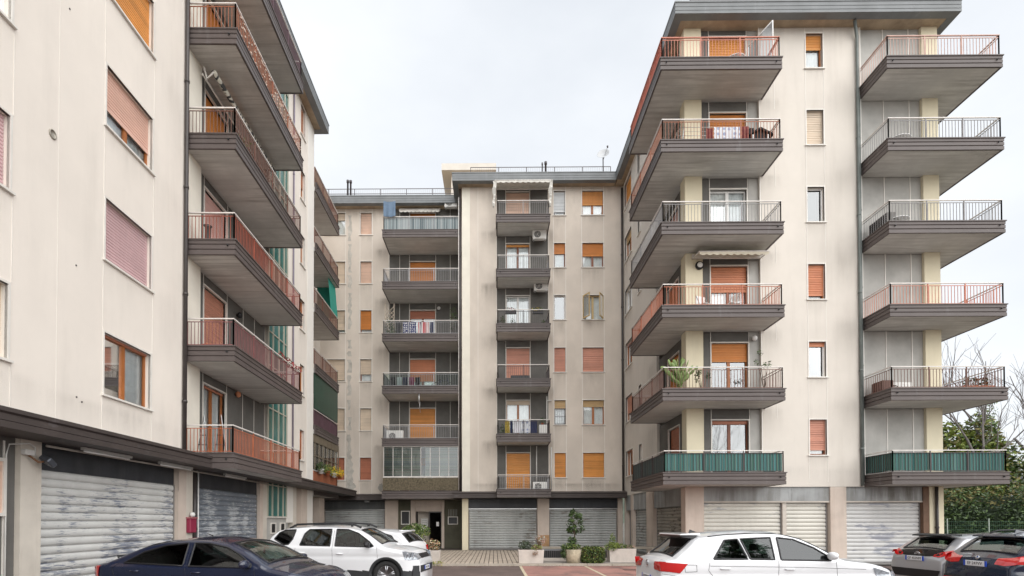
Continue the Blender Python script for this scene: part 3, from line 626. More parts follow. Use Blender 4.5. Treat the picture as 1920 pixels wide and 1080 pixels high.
q = MB(); q.fb(FB, -4.05, -3.98, -.32, -.26, .08, 2.36); q.fb(FB, -3.3, -3.23, -.32, -.26, .08, 2.36); q.fb(FB, -3.98, -3.3, -.32, -.26, 2.28, 2.36); q.fb(FB, -3.98, -3.3, -.32, -.26, .08, .2)
er = q.build('entrance_door', mat('dark_bronze', (.05, .04, .035), .4), BB); q = MB(); q.fb(FB, -3.98, -3.3, -.3, -.28, .2, 2.28); q.build('door_glass', glass('dark_glass', (.3, .3, .3), .9), er)
q = MB(); q.fb(FB, -3.58, -3.42, -.262, -.258, 1.45, 1.72); q.build('paper_notice', WHITE, er)
for i in range(7):
    q = MB(); q.fb(FB, -4.55, -4.12, -.6, -.45, 1.18+i*.11, 1.275+i*.11); q.fb(FB, -4.5, -4.17, -.45, -.447, 1.235+i*.11, 1.25+i*.11, 1); q.build('letter_box', [ACW, BLACK], BB)
for (u, z0, z1, t) in ((-5.75, 1.55, 2.4, .55), (-2.85, 1.55, 2.05, .62)):
    q = MB(); q.fb(FB, u-.0, u+t, -.15, -.1, z0, z0+.05); q.fb(FB, u, u+t, -.15, -.1, z1-.05, z1); q.fb(FB, u, u+.05, -.15, -.1, z0+.05, z1-.05); q.fb(FB, u+t-.05, u+t, -.15, -.1, z0+.05, z1-.05); q.build('notice_frame', MARBLE, BB)
    q = MB(); q.fb(FB, u+.05, u+t-.05, -.149, -.12, z0+.05, z1-.05); q.build('notice_board', BLACK, BB)
q = MB()
for i in range(6): q.fb(FB, -2.82+i*.1, -2.79+i*.1, -.149, -.13, 2.08, 2.5)
q.build('vent_grille', mat('dull_metal', (.3, .29, .27), .5), BB)
pipe(BB, [(-1.95, 31.2, 21.1), (-1.95, 31.2, 3.5)], .055, PIPE); pipe(BB, [(7.42, 31.0, 21.0), (7.42, 31.05, 12), (7.42, 31.05, 3.5)], .06, PIPE); pipe(BB, [(-2.03, 31.14, 20.6), (-2.03, 31.14, 3.5)], .02, RAILW, False)
# balconies
PT = [(.17, 31.24), (.17, 29.69), (3.12, 29.69), (3.12, 31.24)]; PB = [(-6.47, 33.36), (-6.48, 31.22), (-2.02, 31.22)]
bt = ['steel', 'dark', 'dark', 'dark', 'grey', 'grey']; bb = ['rust', 'steel', 'steel', 'steel', 'steel', 'steel']
for k in range(6):
    if k == 0: BAL['T', k] = balcony(BB, PT, SB(0), 1, 'steel')
    else: BAL['T', k] = balcony(BB, PT, SB(k), 1, bt[k])
    BAL['B', k] = balcony(BB, PB, SB(k), 1, bb[k], gap=.1, extra=[(-2.02, 33.4)])
q = MB(); q.box(.2, 3.1, 29.8, 31.2, SB(0)+.1, SB(0)+.3)
# enclosed veranda, first floor of the set-back part
v = BAL['B', 0]; q = MB()
for i in range(9):
    x = -6.40+i*.54; q.box(x-.014, x+.014, 31.30, 31.33, SB(0)+1.28, SB(1)-.02)
q.box(-6.42, -2.05, 31.29, 31.34, SB(0)+1.26, SB(0)+1.30); q.box(-6.42, -2.05, 31.29, 31.34, SB(1)-.05, SB(1)-.01); q.build('veranda_mullions', RAILW, v)
BLIND = stripes('striped_blind', [(.09, .11, .09), (.16, .18, .16), (.06, .07, .07), (.12, .14, .15), (.18, .19, .14), (.07, .09, .075), (.12, .095, .10), (.06, .085, .065)], 9, 2, .35)
for i in range(8):
    q = MB(); x = -6.40+i*.54; q.quad((x+.015, 31.315, SB(0)+1.30), (x+.525, 31.315, SB(0)+1.30), (x+.525, 31.315, SB(1)-.05), (x+.015, 31.315, SB(1)-.05)); q.build('veranda_pane', glass('veranda_glass', (.82, .86, .84), .72) if i == 0 else bpy.data.materials['veranda_glass'], v)
q = MB(); q.box(-6.40, -4.25, 31.40, 31.42, SB(0)+1.25, SB(1)-.08); q.box(-4.0, -2.05, 31.40, 31.42, SB(0)+1.25, SB(1)-.08); q.build('blind', BLIND, v)
REED = mat('dry_ivy_reed', (.14, .115, .075), .95, var=.6, vs=14, bump=1.0, bs=40)
screen(v, PB, SB(0)+.47, SB(0)+1.2, REED, name='reed_screen')
GS = glass('screen_film', (.6, .7, .66), .95)
screen(BAL['B', 2], PB, SB(2)+.47, SB(2)+1.18, GS, ins=.09, name='film_screen', rip=0)
screen(BAL['B', 5], PB, SB(5)+.47, SB(5)+1.2, stripes('blue_grey_cloth', [(.22, .27, .28), (.38, .42, .42), (.12, .16, .17), (.3, .36, .37)], 9, 0), ins=.09)
PATHB = [(-12, 32.62), (-2.35, 32.62), (-2.35, 30.51), (7.0, 30.51)]
rb = roof(BB, PATHB, [(-12, 40), (-12, 32.7), (-2.28, 32.7), (-2.28, 30.58), (7.0, 30.58), (7.0, 40)], 21.17)
roof_rail(rb, [(-1.35, 31.6), (6.9, 31.6)], 21.6); roof_rail(rb, [(-12, 33.6), (-2.2, 33.6)], 21.6)
q = MB(); q.box(-2.9, .0, 36.6, 40, 21.6, 25.4); q.box(-2.3, .2, 36.55, 36.6, 24.3, 24.7, 1); ph = q.build('roof_hut', [WALL, BLACK], BB)
q = MB(); q.box(-3.5, .18, 36.0, 40, 25.4, 25.85); q.build('hut_roof', mat('pale_hut_fascia', (.62, .58, .52), .8, var=.1), ph)

random.seed(23)
for k in range(6):
    for (a, b) in ((3.45, 4.2), (5.08, 6.42)): stain(BB, FT, a, b, HD(k)-1.46, random.uniform(.5, 1.1), 0, .55)
    stain(BB, FB, -8.35, -7.5, HD(k)-1.43, random.uniform(.5, 1.1), 0, .55)
    stain(BB, FT, -.75, .16, SB(k)+.35, random.uniform(.9, 1.9), 0, .75); stain(BB, FB, -7.4, -6.5, SB(k)+.4, random.uniform(.9, 2.0), 0, .75)
    stain(BB, FT, 3.2, 3.47, SB(k)+.4, 1.4, 0, .6)
    stain(BR, FRF, 12.2, 13.05, HD(k)-1.43, random.uniform(.4, .9), 0, .3); stain(BR, FRF, 10.5, 11.3, SB(k)+.1, random.uniform(.6, 1.3), 0, .4); stain(BR, FRF, 13.2, 14.2, SB(k)+random.uniform(0, 1), 1.9, 0, .2)
    stain(BR, FRS, 25.0, 26.5, SB(k)+.2, 1.6, 0, .5); stain(BR, FRS, 29.1, 30.9, HD(k)-1.46, .9, 0, .5)
stain(BB, FT, 4.3, 7.3, TOP, 1.6, 0, .5); stain(BB, FT, -1.3, 0, TOP, 1.2, 0, .5); stain(BB, FB, -11, -6.5, TOP, 1.3, 0, .6); stain(BB, FB, -9.6, -8.3, 9.5, 5.8, 0, .5)
stain(BR, FRF, 10.5, 14.2, TOP, .8, 0, .4); stain(BR, FRF, 10.5, 12.2, 3.9, .8, 0, .25, (.35, .36, .36)); stain(BR, FRF, 12.2, 14.3, 3.8, .7, 0, .25, (.35, .36, .36))
for (a, b) in ((-1.3, 1.6), (1.0, 3.2), (3.2, 5.5), (5.2, 7.3)): stain(BB, FT, a, b, 3.95, .5, 0, .8)

# ================================================================== LEFT BUILDING
BLF = thing('apartment_building', 'pale apartment block on the left with long rust-red balconies along the courtyard', 'building', (-10.5, 15, 0))
FL = Fr((-8.54, 0), (-.017, 1), (1, .017)); FL2 = Fr((-10.2, 0), (-.017, 1), (1, .017))
HL = lambda k: 6.0+3.045*k
ZL = .19
TL = 21.45
lh = []
for k in range(6): lh += [(12.0, 13.68, HL(k)-1.4, HL(k), .2), (7.95, 9.55, HL(k)-1.36, HL(k), .2), (24.78, 25.38, HL(k)-1.4, HL(k), .2), (3.0, 4.6, HL(k)-1.36, HL(k), .2)]
mb = facade(FL, 0, 25.8, 3.3, TL, lh+[(16.08, 21.1, 3.3, TL, .12), (21.1, 23.15, 3.3, TL, .1)])
facade(FL2, 26.75, 33.4, 3.0, TL, [(27.6, 29.2, SB(k)+.22, HD(k), .2) for k in range(6)], mb=mb)
mb.quad(FL.p(26.75, 0, 0), FL2.p(26.75, 0, 0), FL2.p(26.75, 0, TL), FL.p(26.75, 0, TL)); mb.box(-16, -9.6, 0, 26.0, .1, 21.3); mb.box(-16, -11.3, 26.0, 40, .1, 21.1)
LWALL = mat('pale_cream_render', (.78, .72, .65), .9, var=.07, vs=.4, streak=.22, dirt=(.38, .35, .31), st=(1.6, 1.6, .2), bump=.25, bs=60, thr=(.5, .8))
mb.build('wall', LWALL, BLF, fix=False)
WC = mat('corner_white', (.80, .77, .72), .8, var=.06)
q = MB(); q.fb(FL, 25.8, 26.74, -.3, .01, 3.3, TL); q.build('corner_pillar', WC, BLF); q = MB(); q.fb(FL, 15.42, 16.07, -.3, .004, 3.3, TL); q.build('corner_pillar', mat('left_pilaster', (.77, .73, .64), .85, var=.08), BLF)
LA = {5: ('amber', 1), 4: ('amber', 1), 3: ('amber', 1), 2: ('pink', .66), 1: ('pink', 1), 0: ('deep', .04)}
SHC['mauve'] = mat('shutter_mauve', (.60, .41, .42), .55, var=.1, streak=.25, dirt=(.3, .2, .2), st=(1, 1, 4))
SHC['blush'] = mat('shutter_blush', (.72, .46, .37), .55, var=.1, streak=.25, dirt=(.4, .2, .16), st=(1, 1, 4))
LA[2] = ('blush', .66); LA[1] = ('mauve', 1)
LDR = {5: ('orange', .9), 4: ('orange', .9), 3: ('orange', .7), 2: ('pink', 1), 1: ('salmon', 1), 0: ('deep', .03)}
LB = {0: ('beige', 0, 'tan'), 1: ('mauve', 1, 'wood'), 2: ('white', 0, 'white'), 3: ('mauve', 1, 'wood'), 4: ('mauve', 1, 'wood'), 5: ('mauve', 1, 'wood')}
for k in range(6):
    z0 = SB(k)+ZL+.22; zt = SB(k+1)+ZL if k < 5 else TL
    s_ = LA[k]; window(BLF, FL, 12.0, 13.68, HL(k)-1.4, HL(k), sh=s_[0], s=s_[1], kind='wood', surround=True)
    s_ = LB[k]; window(BLF, FL, 7.95, 9.55, HL(k)-1.36, HL(k), sh=s_[0], s=s_[1], kind=s_[2])
    window(BLF, FL, 24.78, 25.38, HL(k)-1.4, HL(k), sh='rust', s=[.9, .15, .6, .15, .5, 1][k], kind='wood', leaves=1)
    s_ = LDR[k]; window(BLF, FL, 16.50, 17.97, z0, HL(k), d=-.12, sh=s_[0], s=s_[1], kind='wood', sill=False, kinda='balcony_door')
    for a, b in ((16.08, 16.45), (18.02, 19.2), (19.2, 20.15), (20.15, 21.1)): panel(BLF, FL, a, b, z0, zt, -.12)
    panel(BLF, FL, 16.45, 18.02, HL(k)+.05, zt, -.12)
    window(BLF, FL2, 27.6, 29.2, SB(k)+.22, HD(k), sh='deep', s=.8, sill=False, surround=False, kinda='balcony_door')
FAINT = mat('faint_joint', (.78, .735, .68), .8, var=.1)
strips(BLF, FL, (9.62, 11.95, 13.75), 3.75, TL, 0, .012, [(HL(k)-1.45, HL(k)+.05) for k in range(6)], FAINT); strips(BLF, FL, (10.66,), 3.75, TL, -.004, .008, (), FAINT)
strips(BLF, FL, (16.47, 18.0, 19.2, 20.15), 3.6, TL, -.12, .02); strips(BLF, FL, (23.17,), 3.6, TL, 0, .05)
# the stairwell glazing
q = MB(); z = 1.95
for u in (21.12, 21.6, 22.2, 22.75, 23.13): q.fb(FL, u-.02, u+.02, -.06, .05, 1.95, TL)
for k in range(7): 
    for zz in (3.2+3.05*k, 4.9+3.05*k): q.fb(FL, 21.12, 23.13, -.05, .04, zz-.02, zz+.02)
g = q.build('stair_window', mat('pale_mullion', (.5, .48, .40), .5), BLF)
us = (21.12, 21.6, 22.2, 22.75, 23.13); zz = [1.95]
for k in range(7): zz += [3.2+3.05*k, 4.9+3.05*k]
zz = [z for z in zz if z < TL]+[TL]
for c, e in zip(zz, zz[1:]):
    for a, b in zip(us, us[1:]): q = MB(); q.fb(FL, a+.02, b-.02, -.01, .0, c+.02, e-.02); q.build('glass_pane', GLASSG, g)
# wall vent
random.seed(5)
for k in range(6): stain(BLF, FL, 11.9, 13.8, HL(k)-1.45, random.uniform(.5, 1.0), 0, .22); stain(BLF, FL, 7.9, 9.65, HL(k)-1.41, random.uniform(.5, 1.0), 0, .22); stain(BLF, FL, 24.6, 25.6, HL(k)-1.44, .8, 0, .35); stain(BLF, FL, 14.0, 15.0, 5+k*3, 2.4, 0, .18)
stain(BLF, FL, 6, 10.6, 4.5, .8, 0, .3); stain(BLF, FL, 10.2, 15.1, 4.4, .7, 0, .3)
for (u, z) in ((11.2, 4.35), (11.35, 4.28), (10.9, 12.3), (11.15, 7.1)): q = MB(); q.lathe(FL.p(u, 0, z), [(.018, 0), (.018, .012)], 8, axis=FL.n); q.build('bolt', PIPE, BLF)
q = MB(); p = FL.p(10.5, 0, 9.4); q.lathe(p, [(.09, 0), (.09, .02), (.07, .025), (.07, .012), (.0, .012)], 20, axis=FL.n); q.build('round_vent', mat('old_metal', (.35, .32, .27), .5, .4, var=.2), BLF)
# ground floor left
q = MB(); q.sweep([FL.p(-2, .8, 0)[:2], FL.p(32.5, .8, 0)[:2]], [(d, 3.27+z) for d, z in LED]); q.build('ledge', FASCIAD, BLF)
LP = mat('left_pillar_render', (.62, .57, .50), .9, var=.12, vs=1.5, streak=.4, dirt=(.3, .25, .2), bump=.3)
for (a, b, m) in ((9.86, 10.33, LP), (14.97, 15.38, PILLP), (15.38, 15.72, LP), (20.43, 20.75, PILLP), (20.75, 21.1, LP), (25.1, 25.9, PILLP), (25.9, 26.74, WC), (24.0, 24.42, LP)):
    q = MB(); q.fb(FL, a, b, -.4, .004, 0, 3.3); q.build('pillar', m, BLF)
q = MB(); q.fb(FL, 2, 9.86, -.12, -.1, 0, 3.3); q.build('side_panel', GREY, BLF)
strips(BLF, FL, (9.62,), 0, 3.2, -.09, .03)
for a, b in ((10.33, 14.97), (16.04, 20.43)):
    q = MB(); q.fb(FL, a, b, -.25, -.12, 2.76, 3.3); q.build('beam_panel', BEAMD, BLF)
q = MB(); q.fb(FL, 15.72, 16.04, -.3, -.1, 0, 3.3); q.build('side_panel', LP, BLF)
garage_shutter(BLF, FL, 10.33, 14.97, .0, 2.76, -.12, SH_W, .158, label='cream roller shutter with peeling paint'); garage_shutter(BLF, FL, 16.04, 20.43, .0, 2.76, -.12, SH_B, .158, label='blue-grey roller shutter with white flakes')
q = MB(); q.fb(FL, 21.1, 23.4, -.12, -.02, 0, 1.93); q.build('side_panel', GREYL, BLF); q = MB(); q.fb(FL, 21.1, 23.2, -.1, .06, 1.90, 1.95); q.build('sill', MARBLE, BLF)
q = MB(); q.fb(FL, 23.2, 24.0, -.12, .0, 1.7, 3.3); q.build('side_panel', WC, BLF)
q = MB(); q.fb(FL, 23.4, 25.1, -.6, -.55, 0, 3.3); q.fb(FL, 24.42, 25.1, -.5, -.4, 0, 3.3); q.build('side_door', LP, BLF)
for u in (21.5, 22.5):
    q = MB(); q.fb(FL, u, u+.55, -.02, .02, 1.25, 1.3); q.fb(FL, u, u+.55, -.02, .02, 1.65, 1.7); q.fb(FL, u, u+.06, -.02, .02, 1.3, 1.65); q.fb(FL, u+.49, u+.55, -.02, .02, 1.3, 1.65); q.fb(FL, u+.06, u+.49, -.02, -.01, 1.3, 1.65, 1); q.build('meter_box', [MARBLE, BLACK], BLF)
q = MB(); q.fb(FL2, 26.75, 33, -.3, -.25, 0, 3.1); q.build('side_panel', mat('deep_grey_panel', (.07, .07, .07), .8), BLF); q = MB(); q.fb(FL2, 29.3, 30.2, -.3, 1.2, 0, 3.06); q.build('pillar', PILLP, BLF)
pipe(BLF, [FL.p(15.14, .075, 21.2), FL.p(15.14, .075, 12), FL.p(15.14, .075, 3.7)], .055, PIPE); pipe(BLF, [FL.p(15.86, -.02, 3.3), FL.p(15.86, -.02, 1.7), FL.p(15.86, -.02, .1)], .07, PIPE)
pipe(BLF, [FL.p(23.8, .05, 21.2), FL.p(23.8, .05, 12), FL.p(23.8, .05, 3.6)], .035, mat('mauve_pipe', (.22, .19, .24), .5)); pipe(BLF, [FL.p(15.98, .03, 3.2), FL.p(15.98, .03, .1)], .02, WHITE, False)
PLF = [FL.p(15.23, -.14, 0)[:2], FL.p(15.23, 1.42, 0)[:2], FL.p(20.86, 1.42, 0)[:2], FL.p(20.86, -.14, 0)[:2]]
lb = ['orange', 'mauve', 'redbrown', 'brown', 'rust', 'plum']
for k in range(6): BAL['LF', k] = balcony(BLF, PLF, SB(k)+ZL, 1, lb[k], gap=.1)
PS2 = [(-8.91, 26.78), (-8.96, 31.02), (-10.9, 31.02)]
lb2 = ['rust', 'plum', 'brown', 'brown', 'brown', 'brown']
for k in range(6): BAL['S', k] = balcony(BLF, PS2, SB(k), 1, lb2[k], gap=.1, extra=[(-10.9, 26.78)])
screen(BAL['S', 0], PS2, SB(0)+.46, SB(0)+1.2, mat('wood_slat_screen', (.26, .10, .045), .6, var=.2, vs=5), ins=.09, name='slat_screen')
screen(BAL['S', 1], PS2, SB(1)+.46, SB(1)+1.2, mat('dark_screen', (.07, .045, .045), .6), ins=.09)
q = MB(); q.sweep([(-8.96, 26.8), (-9.0, 31.0), (-10.4, 31.0)], [(-.02, SB(1)+1.3), (0, SB(1)+1.3), (0, SB(2)), (-.02, SB(2))]); q.build('green_screen', GLASSGD, BAL['S', 1])
q = MB()
for i in range(7): y = 26.95+i*.68; q.box(-9.0, -8.95, y, y+.05, SB(0)+1.3, SB(1)-.02)
q.box(-9.02, -8.96, 26.8, 31, SB(0)+1.95, SB(0)+2.0); q.box(-9.02, -8.96, 26.8, 31, SB(1)-.4, SB(1)-.02); q.build('veranda_frame', mat('olive_frame', (.16, .13, .09), .6), BAL['S', 0])
q = MB(); q.box(-9.05, -9.03, 26.8, 31, SB(0)+1.3, SB(1)-.05); q.build('veranda_pane', GLASSM, BAL['S', 0])
q = MB(); q.box(-9.4, -9.38, 26.8, 31, SB(0)+1.3, SB(1)-.05); q.build('curtain', CURT, BAL['S', 0])
for k, a, b in ((3, 29.6, 30.95),): q = MB(); q.quad((-9.0, a, SB(k)+1.25), (-9.0, b, SB(k)+1.25), (-9.15, b, SB(k+1)), (-9.15, a, SB(k+1))); q.quad((-9.0, 30.95, SB(k)+1.25), (-10.2, 30.95, SB(k)+1.25), (-10.2, 30.95, SB(k+1)), (-9.15, 30.95, SB(k+1))); q.build('drop_awning', TEAL, BAL['S', k], fix=False)
rl = roof(BLF, [(-7.93, 0), (-8.35, 27.0), (-12, 27.0)], [(-8.0, 0), (-8.42, 26.93), (-16, 26.93), (-16, 0)], 21.17+ZL)
q = MB(); q.prism([(-10.0, 27), (-10.1, 33), (-16, 33), (-16, 27)], 21.15, 21.6); q.build('rear_roof', EAVE, rl)
roof_rail(rl, [(-8.9, 0), (-9.35, 26.4)], 21.8)
# ================================================================== THINGS ON THE BUILDINGS
def ac_unit(label, F, u, d, z, w_=.78, h=.55, dp=.28, group='air conditioners'):
    p = F.p(u, d, z); t = thing('air_conditioner', label, 'air conditioner', p, 0, group)
    q = MB(); q.fb(F, u, u+w_, d, d+dp, z+.04, z+h); q.build('casing', ACW, t, bevel=.02, seg=2)
    q = MB(); c = F.p(u+w_*.36, d+dp, z+h*.53)
    for r in (.20, .15, .10, .05): q.lathe(c, [(r, 0), (r, .014), (r-.012, .014), (r-.012, 0)], 20, axis=F.n)
    for k in range(6):
        a = F.u.normalized()*math.cos(k*R(60))+Vector((0, 0, 1))*math.sin(k*R(60)); q.tube([c+F.n*.01, c+F.n*.01+a*.2], .005, 4)
    q.build('fan_grille', ACW, t); q = MB(); q.lathe(c, [(.2, -.02), (.2, .003)], 20, axis=F.n); q.build('fan', BLACK, t)
    q = MB(); q.fb(F, u+.05, u+.1, d, d+dp, z, z+.04); q.fb(F, u+w_-.1, u+w_-.05, d, d+dp, z, z+.04); q.build('foot', STEEL, t); return t
FTB = Fr((0, 31.155), (1, 0), (0, -1))
ac_unit('air conditioner hung under the top central balcony, grass growing on it', FT, 2.22, .35, HD(4)-.1+.0)
ac_unit('air conditioner hung on the wall above the white fourth-floor door of the central stack', FT, 2.30, .25, HD(3)+.03)
ac_unit('air conditioner standing on the lowest central balcony by the orange shutter', FT, 2.15, 1.05, SB(0)+.3)
ac_unit('air conditioner high on the wall under the rear eave, right of the folded awning', FB, -3.0, .3, HD(5)-.02)
ac_unit('air conditioner standing at the left end of the balcony above the veranda', FB, -6.3, 1.5, SB(1)+.25, 1.0, .7)
ac_unit('white air conditioner on the second balcony up of the far right stack', FRF, 14.75, .35, SB(1)+.24, 1.05, .62)
q = MB()
for i in range(90): x = 2.3+random.random()*.6; y = 30.6+random.random()*.15; z = HD(4)+.45; q.add([(x, y, z), (x+.015, y, z), (x+random.uniform(-.06, .06), y-.05, z+random.uniform(.1, .26))], [(0, 1, 2)])
tag(q.build('grass_tuft', LEAF[1], fix=False), 'dry green tuft growing on the highest wall air conditioner', 'grass')
# trunking pipes next to the lowest central balcony
for (x, z0, z1, lab) in ((2.45, SB(0)+.9, SB(1)-.05, 'white trunking pipe rising from the lowest air conditioner'), (3.3, SB(0)+.5, HD(0)+.3, 'white pipe stub right of the lowest central balcony'), (3.05, SB(1)+.6, HD(1)+.2, 'white flue pipe with side arm on the second central balcony')):
    q = MB(); q.tube([(x, 31.03, z0), (x, 31.03, z1)], .035, 8)
    if 'arm' in lab: q.tube([(x, 31.03, z1-.25), (x+.28, 31.03, z1-.25)], .035, 8)
    tag(q.build('pipe', ACW), lab, 'pipe')
q = MB(); q.tube([(-4.35, 31.3, SB(2)), (-4.35, 31.3, SB(2)-.55)], .05, 8); q.tube([(-4.3, 31.3, SB(2)-.5), (-4.32, 31.32, SB(2)-.75), (-4.27, 31.3, SB(2)-1.1)], .015, 6); tag(q.build('drain_pipe', STEEL), 'grey drain pipe hanging under the balcony with the clothes rack, trickling water stain', 'pipe')
def awning(label, F, u0, u1, z, d, drop, m, cas=.12):
    t = thing('awning', label, 'awning', F.p(u0, d, z))
    q = MB(); q.fb(F, u0, u1, .02, cas, z, z+.14); q.build('cassette', MARBLE, t)
    q = MB(); V = []; n = 40
    for i in range(n+1):
        u = u0+.04+(u1-u0-.08)*i/n; V += [F.p(u, cas, z+.1), F.p(u, d, z-drop), F.p(u, d+.01, z-drop-.1-.05*abs(math.sin(i*math.pi/4)))]
    q.add(V, [(3*i+j, 3*i+3+j, 3*i+4+j, 3*i+1+j) for i in range(n) for j in (0, 1)]); q.build('awning_cloth', m, t, fix=False)
    q = MB(); q.tube([F.p(u0+.03, .05, z), F.p(u0+.03, d, z-drop)], .018, 6); q.tube([F.p(u1-.03, .05, z), F.p(u1-.03, d, z-drop)], .018, 6); q.tube([F.p(u0+.03, d, z-drop), F.p(u1-.03, d, z-drop)], .022, 8); q.build('arm', RAILW, t); return t
CREAMC = mat('cream_canvas', (.66, .60, .48), .85, var=.12, vs=2, streak=.3, dirt=(.3, .26, .2), st=(6, 6, .5)); WHC = mat('dirty_white_canvas', (.62, .60, .55), .85, var=.2, vs=3, streak=.5, dirt=(.3, .28, .24), st=(6, 6, .6))
awning('cream scalloped awning above the third-floor door of the right building', FRF, 7.75, 10.45, SB(3)-.22, .75, .06, CREAMC)
awning('half-lowered dirty white awning over the top central balcony', FT, .05, 3.25, 21.0, 1.25, .2, WHC)
t = awning('rolled white awning under the rear eave above the towel', FB, -5.85, -3.3, HD(5)+.05, .3, .06, WHC)
q = MB()
for u in (.06, 3.2):
    V = []; n = 10
    for i in range(n+1): V += [FT.p(u-.10+.04*math.sin(i*1.3), 1.2+.05*math.sin(i), 20.78-i*.15), FT.p(u+.12-.012*i, 1.28+.04*math.cos(i*2), 20.78-i*.15)]
    q = MB(); q.add(V, [(2*i, 2*i+1, 2*i+3, 2*i+2) for i in range(n)]); tag(q.build('side_drape', WHC, fix=False), 'hanging %s drape of the awning over the top central balcony' % ('left' if u < 1 else 'right'), 'drape')
STR = stripes('striped_awning_cloth', [(.6, .58, .5), (.05, .05, .05), (.6, .58, .5), (.12, .12, .1)], 3.2, 1)
t = thing('awning', 'folded striped awning hanging under the upper left balcony', 'awning', (-8.2, 17, 18)); q = MB(); a = FL.p(15.9, .1, SB(4)+ZL-.12); b = FL.p(20.6, .1, SB(4)+ZL-.12)
q.tube([a+Vector((.35, 0, -.15)), b+Vector((.35, 0, -.15))], .07, 10); q.build('awning_roll', STR, t); q = MB(); q.tube([a+Vector((.05, 0, 0)), a+Vector((.15, 0, -.35)), a+Vector((.35, 0, -.15))], .03, 6); q.tube([a+Vector((0, 0, -.2)), b+Vector((0, 0, -.2))], .03, 6); q.tube([b+Vector((.05, 0, 0)), b+Vector((.15, 0, -.35)), b+Vector((.35, 0, -.15))], .03, 6); q.build('arm', MARBLE, t)

def cloth(name, label, cat, p0, p1, zt, zb, m, amp=.03, f=2.2, group=None, sag=0.):
    q = MB(); V = []; n = 24; k = 8; A = Vector(p0); B = Vector(p1); t = (B-A).normalized(); nn = Vector((t.y, -t.x, 0)); ph = random.random()*6
    for i in range(n+1):
        for j in range(k+1):
            s = j/k; V.append((A.lerp(B, i/n)+nn*amp*(.3+s)*math.sin(i*f/n*6.28+ph+s))[:2]+(zt+(zb-zt)*s-sag*math.sin(i/n*3.14)+random.uniform(-.004, .004),))
    q.add(V, [(i*(k+1)+j, (i+1)*(k+1)+j, (i+1)*(k+1)+j+1, i*(k+1)+j+1) for i in range(n) for j in range(k)], 0, True)
    return tag(q.build(name, m, fix=False), label, cat, group)
DEN = mat('blue_grey_cotton', (.13, .19, .27), .9, var=.15, vs=4); WT = mat('white_cotton', (.72, .72, .76), .9, var=.1); NAVYC = mat('navy_cotton', (.03, .04, .10), .9, var=.2); DRC = mat('dark_red_cotton', (.22, .05, .05), .9, var=.5, vs=12); PINKC = mat('pink_cotton', (.55, .12, .25), .9, var=.3, vs=6); BLKC = mat('black_cotton', (.02, .02, .022), .9)
YELC = mat('mustard_cotton', (.45, .34, .06), .9, var=.5, vs=14)
def dots(name, a, b, sc_):
    m = bpy.data.materials.new(name); m.use_nodes = True; t = m.node_tree; K = t.links.new; p = t.nodes['Principled BSDF']; g = t.nodes.new('ShaderNodeNewGeometry'); v = t.nodes.new('ShaderNodeTexVoronoi'); v.inputs['Scale'].default_value = sc_; v.inputs['Randomness'].default_value = .25
    K(g.outputs['Position'], v.inputs['Vector']); r = t.nodes.new('ShaderNodeMath'); r.operation = 'LESS_THAN'; r.inputs[1].default_value = .32; K(v.outputs['Distance'], r.inputs[0]); x = t.nodes.new('ShaderNodeMix'); x.data_type = 'RGBA'; x.inputs[6].default_value = (*a, 1); x.inputs[7].default_value = (*b, 1); K(r.outputs[0], x.inputs[0]); K(x.outputs[2], p.inputs['Base Color']); p.inputs['Roughness'].default_value = .9; return m
DOT = dots('star_dotted_cotton', (.02, .03, .14), (.8, .8, .8), 9); DOTW = dots('dotted_white_sheet', (.72, .74, .78), (.35, .40, .55), 5)
def rack(label, x0, x1, y, z, h=.85, m=None):
    q = MB(); m = m or STEEL
    for yy in (y-.22, y+.22):
        q.tube([(x0, yy, z+h), (x1, yy, z+h)], .01, 5)
    q.tube([(x0, y-.22, z+h), (x0, y+.22, z+h)], .01, 5); q.tube([(x1, y-.22, z+h), (x1, y+.22, z+h)], .01, 5); q.tube([(x0, y, z+h), (x1, y, z+h)], .006, 5)
    for x in (x0+.15, x1-.15): q.tube([(x, y-.25, z), (x, y+.2, z+h)], .012, 5); q.tube([(x, y+.25, z), (x, y-.2, z+h)], .012, 5)
    return tag(q.build('drying_rack', m), label, 'drying rack')
LG = 'laundry hung out on balconies'
# right building, fifth-floor balcony of the left stack (k=4)
zf = SB(4)+.22
rack('wire drying rack full of laundry, fifth balcony up of the right block', 7.0, 9.6, 20.3, zf, 1.0)
cloth('sheet', 'white dotted sheet hanging on the high drying rack beside the toy house', 'sheet', (8.25, 20.06, 0), (9.25, 20.06, 0), zf+.98, zf+.1, DOTW, .02)
cloth('towel', 'dark red patterned towel at the right end of the high drying rack', 'towel', (9.27, 20.05, 0), (9.55, 20.05, 0), zf+1.0, zf+.25, DRC)
cloth('towel', 'black towel beside the red one on the high drying rack', 'towel', (9.57, 20.2, 0), (9.8, 20.2, 0), zf+1.05, zf+.3, BLKC)
cloth('shirt', 'mottled dark red and white shirt left of the dotted sheet', 'shirt', (7.95, 20.07, 0), (8.2, 20.07, 0), zf+.95, zf+.2, DRC)
q = MB(); leaves(q, (7.2, 20.4, zf+.35), (.5, .3, .33), 260, .07, mis=(0, 1)); tag(q.build('linen_heap', [WT, mat('grey_cotton', (.4, .38, .42), .9)], fix=False), 'heap of white and grey linen piled at the left of the high drying rack', 'linen')
t = thing('toy_house', 'black-roofed white toy house standing at the right end of the fifth-floor balcony', 'toy house', (10.0, 20.4, zf))
